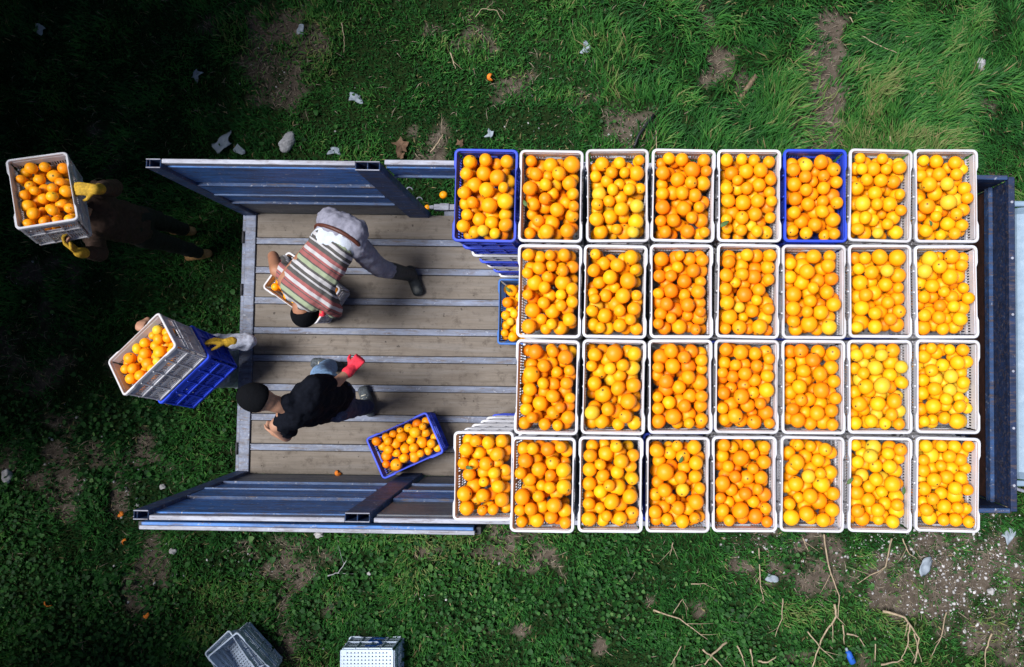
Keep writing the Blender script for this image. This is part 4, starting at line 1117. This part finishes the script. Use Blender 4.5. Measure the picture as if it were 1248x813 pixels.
def scrap(px, py, s, lab, seed, mat='plastic_film'):
    rs = random.Random(seed); p = W(px, py, .05); n_ = 7; vs_ = []; ph = [rs.uniform(0, 6) for _ in range(4)]
    for i in range(n_):
        for j in range(n_):
            u, v = (i / (n_ - 1) - .5), (j / (n_ - 1) - .5); k = 1 + .35 * math.sin(5 * u + ph[0]) * math.cos(4 * v + ph[1])
            vs_.append((u * s * 1.5 * k, v * s * k, 0.17 * s * (math.sin(7 * u + ph[2]) * math.sin(6 * v + ph[3]) + .5 * rs.uniform(-1, 1) * .5)))
    fs = [(i * n_ + j, (i + 1) * n_ + j, (i + 1) * n_ + j + 1, i * n_ + j + 1) for i in range(n_ - 1) for j in range(n_ - 1)]
    mb = MB(); mb.add(vs_, fs); o = mb.build('plastic_scrap', M[mat], None, True, 0, (p.x, p.y, gz(p.x, p.y) + .055), (rs.uniform(-.3, .3), rs.uniform(-.3, .3), rs.uniform(0, 6.28)))
    sm = o.modifiers.new('thick', 'SOLIDIFY'); sm.thickness = .003
    tag(o, lab, 'scrap', 'scraps of plastic film on the meadow')
scrap(270, 174, .13, 'crumpled bluish plastic scrap above the end of the upper rack', 1)
scrap(292, 183, .07, 'small pale plastic scrap beside the upper rack, right of a bluish one', 2)
scrap(1128, 690, .11, 'crumpled pale plastic scrap on the pebbly ground below the crates', 3)
scrap(597, 163, .06, 'small bluish scrap on the grass above the first white crate', 4)
scrap(434, 120, .08, 'pale scrap on the grass above the upper rack post', 5)
scrap(714, 58, .07, 'pale green scrap in the grass above the third crate', 6)
scrap(408, 184, .07, 'white scrap on the grass at the upper rack rail', 7)
scrap(240, 92, .07, 'dim bluish scrap in the shade, upper left', 8)
scrap(941, 705, .07, 'pale crumpled scrap beside a dry stalk below the load', 9)
scrap(1232, 653, .09, 'pale plastic scrap below the front corner of the truck', 10)
scrap(48, 35, .08, 'dim pale scrap in the dark grass near the upper left corner', 11)
scrap(365, 35, .06, 'pale scrap on the dry patch near the top edge', 12)
# blue bottle lying in the twigs
p = W(1037, 802, .06); bt = empty('bottle', (p.x, p.y, gz(p.x, p.y) + .05), (0, 0, R(25))); tag(bt, 'small blue bottle lying among dry twigs at the bottom edge', 'bottle')
mb = MB(); mb.tube([(0, -.06, 0), (0, -.055, 0), (0, .05, 0), (0, .07, 0)], [.02, .032, .032, .016], 14); mb.build('bottle_body', M['marker_blue'], bt, True)
mb = MB(); mb.tube([(0, .071, 0), (0, .10, 0)], [.014, .014], 12); mb.build('bottle_cap', M['plastic_film'], bt, True)
# pipe
def stick(name, pts, r0, r1, mat, lab, cat, grp=None, lift=.05, twigs=0, seed=0):
    rs = random.Random(seed); pp = []
    for k, (px, py) in enumerate(pts):
        q_ = W(px, py, .05); pp.append(Vector((q_.x, q_.y, gz(q_.x, q_.y) + lift + rs.uniform(0, .035))))
    # refine with a wobble
    fine = []
    for a, b in zip(pp[:-1], pp[1:]):
        for k in range(4): fine.append(a.lerp(b, k / 4) + Vector((rs.uniform(-1, 1), rs.uniform(-1, 1), rs.uniform(-.5, .5))) * (.006 if k else 0))
    fine.append(pp[-1]); m_ = len(fine); rad = [r0 + (r1 - r0) * k / (m_ - 1) for k in range(m_)]
    root = fine[0].copy(); mb = MB(); mb.tube([f - root for f in fine], rad, 7)
    for _ in range(twigs):
        k = rs.randrange(m_ // 3, m_ - 1); d = (fine[k] - fine[k - 1]).normalized(); sgn = rs.choice((-1, 1)); q_ = fine[k] - root
        e = d + Vector((-d.y, d.x, .2)) * sgn * rs.uniform(.5, 1.1); l = rs.uniform(.08, .2); mb.tube([q_, q_ + e * l * .5 + Vector((0, 0, .01)), q_ + e * l], [rad[k] * .6, rad[k] * .45, rad[k] * .2], 5)
    o = mb.build(name, mat, None, True, 0, root); return tag(o, lab, cat, grp)
stick('pipe', [(772, 180), (780, 163), (797, 139)], .016, .014, M['black_pipe'], 'black pipe end in the grass above the third crate', 'pipe')
DW = M['dead_wood']; GB = 'dry branches on the lower right meadow'
for k, (pts, r0, tw, lab) in enumerate([
        ([(1074, 743), (1100, 750), (1120, 778), (1114, 808)], .013, 1, 'thick curved dry branch arching at the lower right'),
        ([(1016, 735), (1018, 750), (1000, 780), (989, 812)], .012, 2, 'dry branch slanting down below the fifth bottom crate'),
        ([(1003, 650), (1010, 690), (1022, 725), (1020, 752)], .009, 1, 'long thin dry stalk below the fifth bottom crate, running downward'),
        ([(925, 668), (926, 712), (931, 733)], .007, 3, 'straight dry stalk with a forked foot below the fourth bottom crate'),
        ([(1085, 655), (1078, 690), (1043, 710)], .009, 2, 'bent dry branch below the sixth bottom crate'),
        ([(1098, 655), (1105, 672), (1116, 681)], .007, 1, 'short dry stalk under the seventh bottom crate'),
        ([(1206, 770), (1200, 790), (1198, 812)], .009, 0, 'upright pale stick at the bottom edge, far right'),
        ([(1152, 745), (1146, 775), (1134, 798)], .007, 1, 'thin dry stalk right of the arching branch'),
        ([(796, 742), (828, 753), (862, 778)], .009, 2, 'dry branch lying in clover below the third bottom crate'),
        ([(886, 783), (868, 797), (857, 812)], .012, 1, 'thick pale broken stick at the bottom edge below the fourth crate'),
        ([(856, 790), (868, 800), (880, 812)], .010, 0, 'pale stick crossing the thick broken one at the bottom edge'),
        ([(898, 787), (905, 800), (908, 812)], .009, 0, 'short pale stick right of the crossed ones at the bottom edge'),
        ([(914, 790), (918, 812)], .009, 0, 'short upright pale stick beside the bent one at the bottom edge'),
        ([(924, 805), (935, 806), (946, 799)], .010, 0, 'short bent pale stick lying level at the bottom edge'),
        ([(1030, 770), (1045, 775), (1052, 786)], .009, 0, 'short pale stick above the blue bottle'),
        ([(1066, 776), (1065, 804)], .008, 0, 'thin pale stick standing right of the blue bottle'),
        ([(1072, 808), (1092, 806), (1100, 803)], .010, 0, 'pale stick lying level right of the blue bottle'),
        ([(1107, 760), (1105, 785), (1098, 805)], .008, 1, 'thin stick hanging inside the arching branch'),
        ([(1112, 770), (1118, 790), (1122, 806)], .007, 1, 'thin stick along the right foot of the arching branch'),
        ([(983, 768), (998, 787), (1015, 802)], .007, 1, 'thin dark twig slanting across the slanting branch'),
        ([(820, 660), (816, 676)], .006, 2, 'small dry twig just below the third bottom crate'),
        ([(842, 711), (862, 711)], .006, 1, 'small level dry twig below the fourth bottom crate'),
        ([(820, 745), (832, 730), (838, 742)], .005, 1, 'small hooked twig in the clover, bottom middle'),
        ([(978, 655), (985, 672)], .006, 1, 'small twig under the fifth bottom crate'),
        ([(953, 728), (952, 752), (944, 775)], .006, 1, 'thin stalk between the forked stalk and the slanting branch'),
        ([(1026, 760), (1028, 784)], .008, 0, 'short thick stub beside the slanting branch'),
        ([(830, 786), (822, 800), (815, 812)], .006, 2, 'small forked twig at the bottom edge, left of the crossed sticks')]):
    stick('dry_branch', pts, r0, r0 * .45, DW, lab, 'branch', GB, .06, tw, 40 + k)
GT = 'dry stalks in the upper meadow'
for k, (pts, r0, tw, lab) in enumerate([([(1048, 43), (1075, 57), (1092, 66)], .006, 0, 'straight dry stalk in the long grass above the seventh crate'),
        ([(1036, 20), (1040, 28)], .006, 0, 'short pale stalk stub above the seventh crate'),
        ([(549, 65), (553, 76), (556, 85)], .007, 1, 'small dry twig in the grass above the leftmost blue crate'),
        ([(580, 22), (588, 12), (606, 14), (613, 26)], .005, 1, 'arched pale dry stalk near the top edge'),
        ([(1182, 115), (1186, 122)], .006, 0, 'short pale stalk near the right edge of the long grass'),
        ([(1082, 168), (1085, 178)], .006, 0, 'short pale stalk just above the eighth crate'),
        ([(418, 30), (422, 48), (421, 66)], .005, 0, 'thin pale curved stalk near the top edge beside the dry patch'),
        ([(525, 186), (535, 176), (541, 165)], .008, 1, 'dry twig on bare earth above the leftmost blue crate'),
        ([(800, 185), (799, 160)], .006, 0, 'thin dry twig right of the black pipe')]):
    stick('dry_stalk', pts, r0, r0 * .5, DW, lab, 'stalk', GT, .07, tw, 90 + k)
stick('dry_branch', [(402, 700), (414, 697), (424, 682)], .006, .003, M['stone_grey'], 'grey forked twig in the clover below the dropped gate', 'branch', GB, .07, 2, 77)
stick('branch_stub', [(921, 93), (911, 108), (896, 130)],   .030, .022, M['log_wood'], 'short brown log stub in the grass above the fifth crate', 'log', None, .03, 0, 5)
# brown leaves
def dry_leaf(px, py, s, a, lab):
    p = W(px, py, .05); mb = MB(); vs_ = [Vector((0, 0, 0))]; n_ = 15
    for k in range(n_):
        t = 2 * math.pi * k / n_; rr = s * ((.72 + .35 * math.sin(k * 2.3 + a)) if k % 3 == 0 else .58 + .15 * math.sin(k * 5.1 + a)); vs_.append(Vector((rr * math.cos(t), rr * math.sin(t), .25 * s * math.sin(2 * t + 1))))
    mb.add(vs_, [(0, k + 1, (k + 1) % n_ + 1) for k in range(n_)])
    o = mb.build('dry_leaf', M['dry_leaf'], None, False, 0, (p.x, p.y, gz(p.x, p.y) + .075), (random.uniform(-.2, .2), random.uniform(-.2, .2), a)); sm = o.modifiers.new('thick', 'SOLIDIFY'); sm.thickness = .002
    tag(o, lab, 'leaf', 'dead brown leaves')
dry_leaf(490, 178, .095, .4, 'brown star-shaped dead leaf above the upper rack rail')
dry_leaf(490, 190, .06, 2.4, 'small dead leaf touching the upper rack rail')
dry_leaf(562, 176, .05, 1, 'small dead leaf above the leftmost blue crate')
# green leaves among the fruit
def green_leaf(px, py, z, a, lab, s=.03):
    p = W(px, py, z); mb = MB(); vs_ = []
    for k in range(7):
        u = k / 6; w_ = s * .42 * math.sin(math.pi * (u ** .8)) + .0006
        vs_ += [Vector(((u - .5) * 2 * s, -w_, .006 * math.sin(3 * u) + .004)), Vector(((u - .5) * 2 * s, 0, .006 * math.sin(3 * u))), Vector(((u - .5) * 2 * s, w_, .006 * math.sin(3 * u) + .004))]
    fs = []
    for k in range(6): b_ = k * 3; fs += [(b_, b_ + 3, b_ + 4, b_ + 1), (b_ + 1, b_ + 4, b_ + 5, b_ + 2)]
    mb.add(vs_, fs); o = mb.build('citrus_leaf', M['stem_green'], None, True, 0, p, (random.uniform(-.3, .3), random.uniform(-.3, .3), a)); sm = o.modifiers.new('thick', 'SOLIDIFY'); sm.thickness = .0015
    tag(o, lab, 'leaf', 'green leaves among the oranges')
TZ = TOPZ + .03
green_leaf(883, 273, TZ, .6, 'dark green leaf in the fifth crate of the top row'); green_leaf(830, 560, TZ, 1.2, 'green leaf standing in the fourth crate of the bottom row', .022)
green_leaf(572, 570, TZ - STEP + .01, -.2, 'green leaf on an orange in the lower leftmost white crate', .024); green_leaf(1036, 586, TZ, .8, 'thin green leaf at the left rim, sixth bottom row crate', .024)
green_leaf(1101, 598, TZ, 1.4, 'green leaf at the right side of the seventh bottom crate', .022); green_leaf(619, 353, BZ + CH + .02, 2.2, 'green leaf in the half hidden blue floor crate', .03)
green_leaf(1134, 272, TZ, 2.0, 'green leaf between oranges in the eighth crate, top row', .018); green_leaf(640, 248, TZ, 2.0, 'green leaf at the left rim of the second crate, top row', .022)
print('individual oranges', N_IND[0], 'mass', len(MASS))
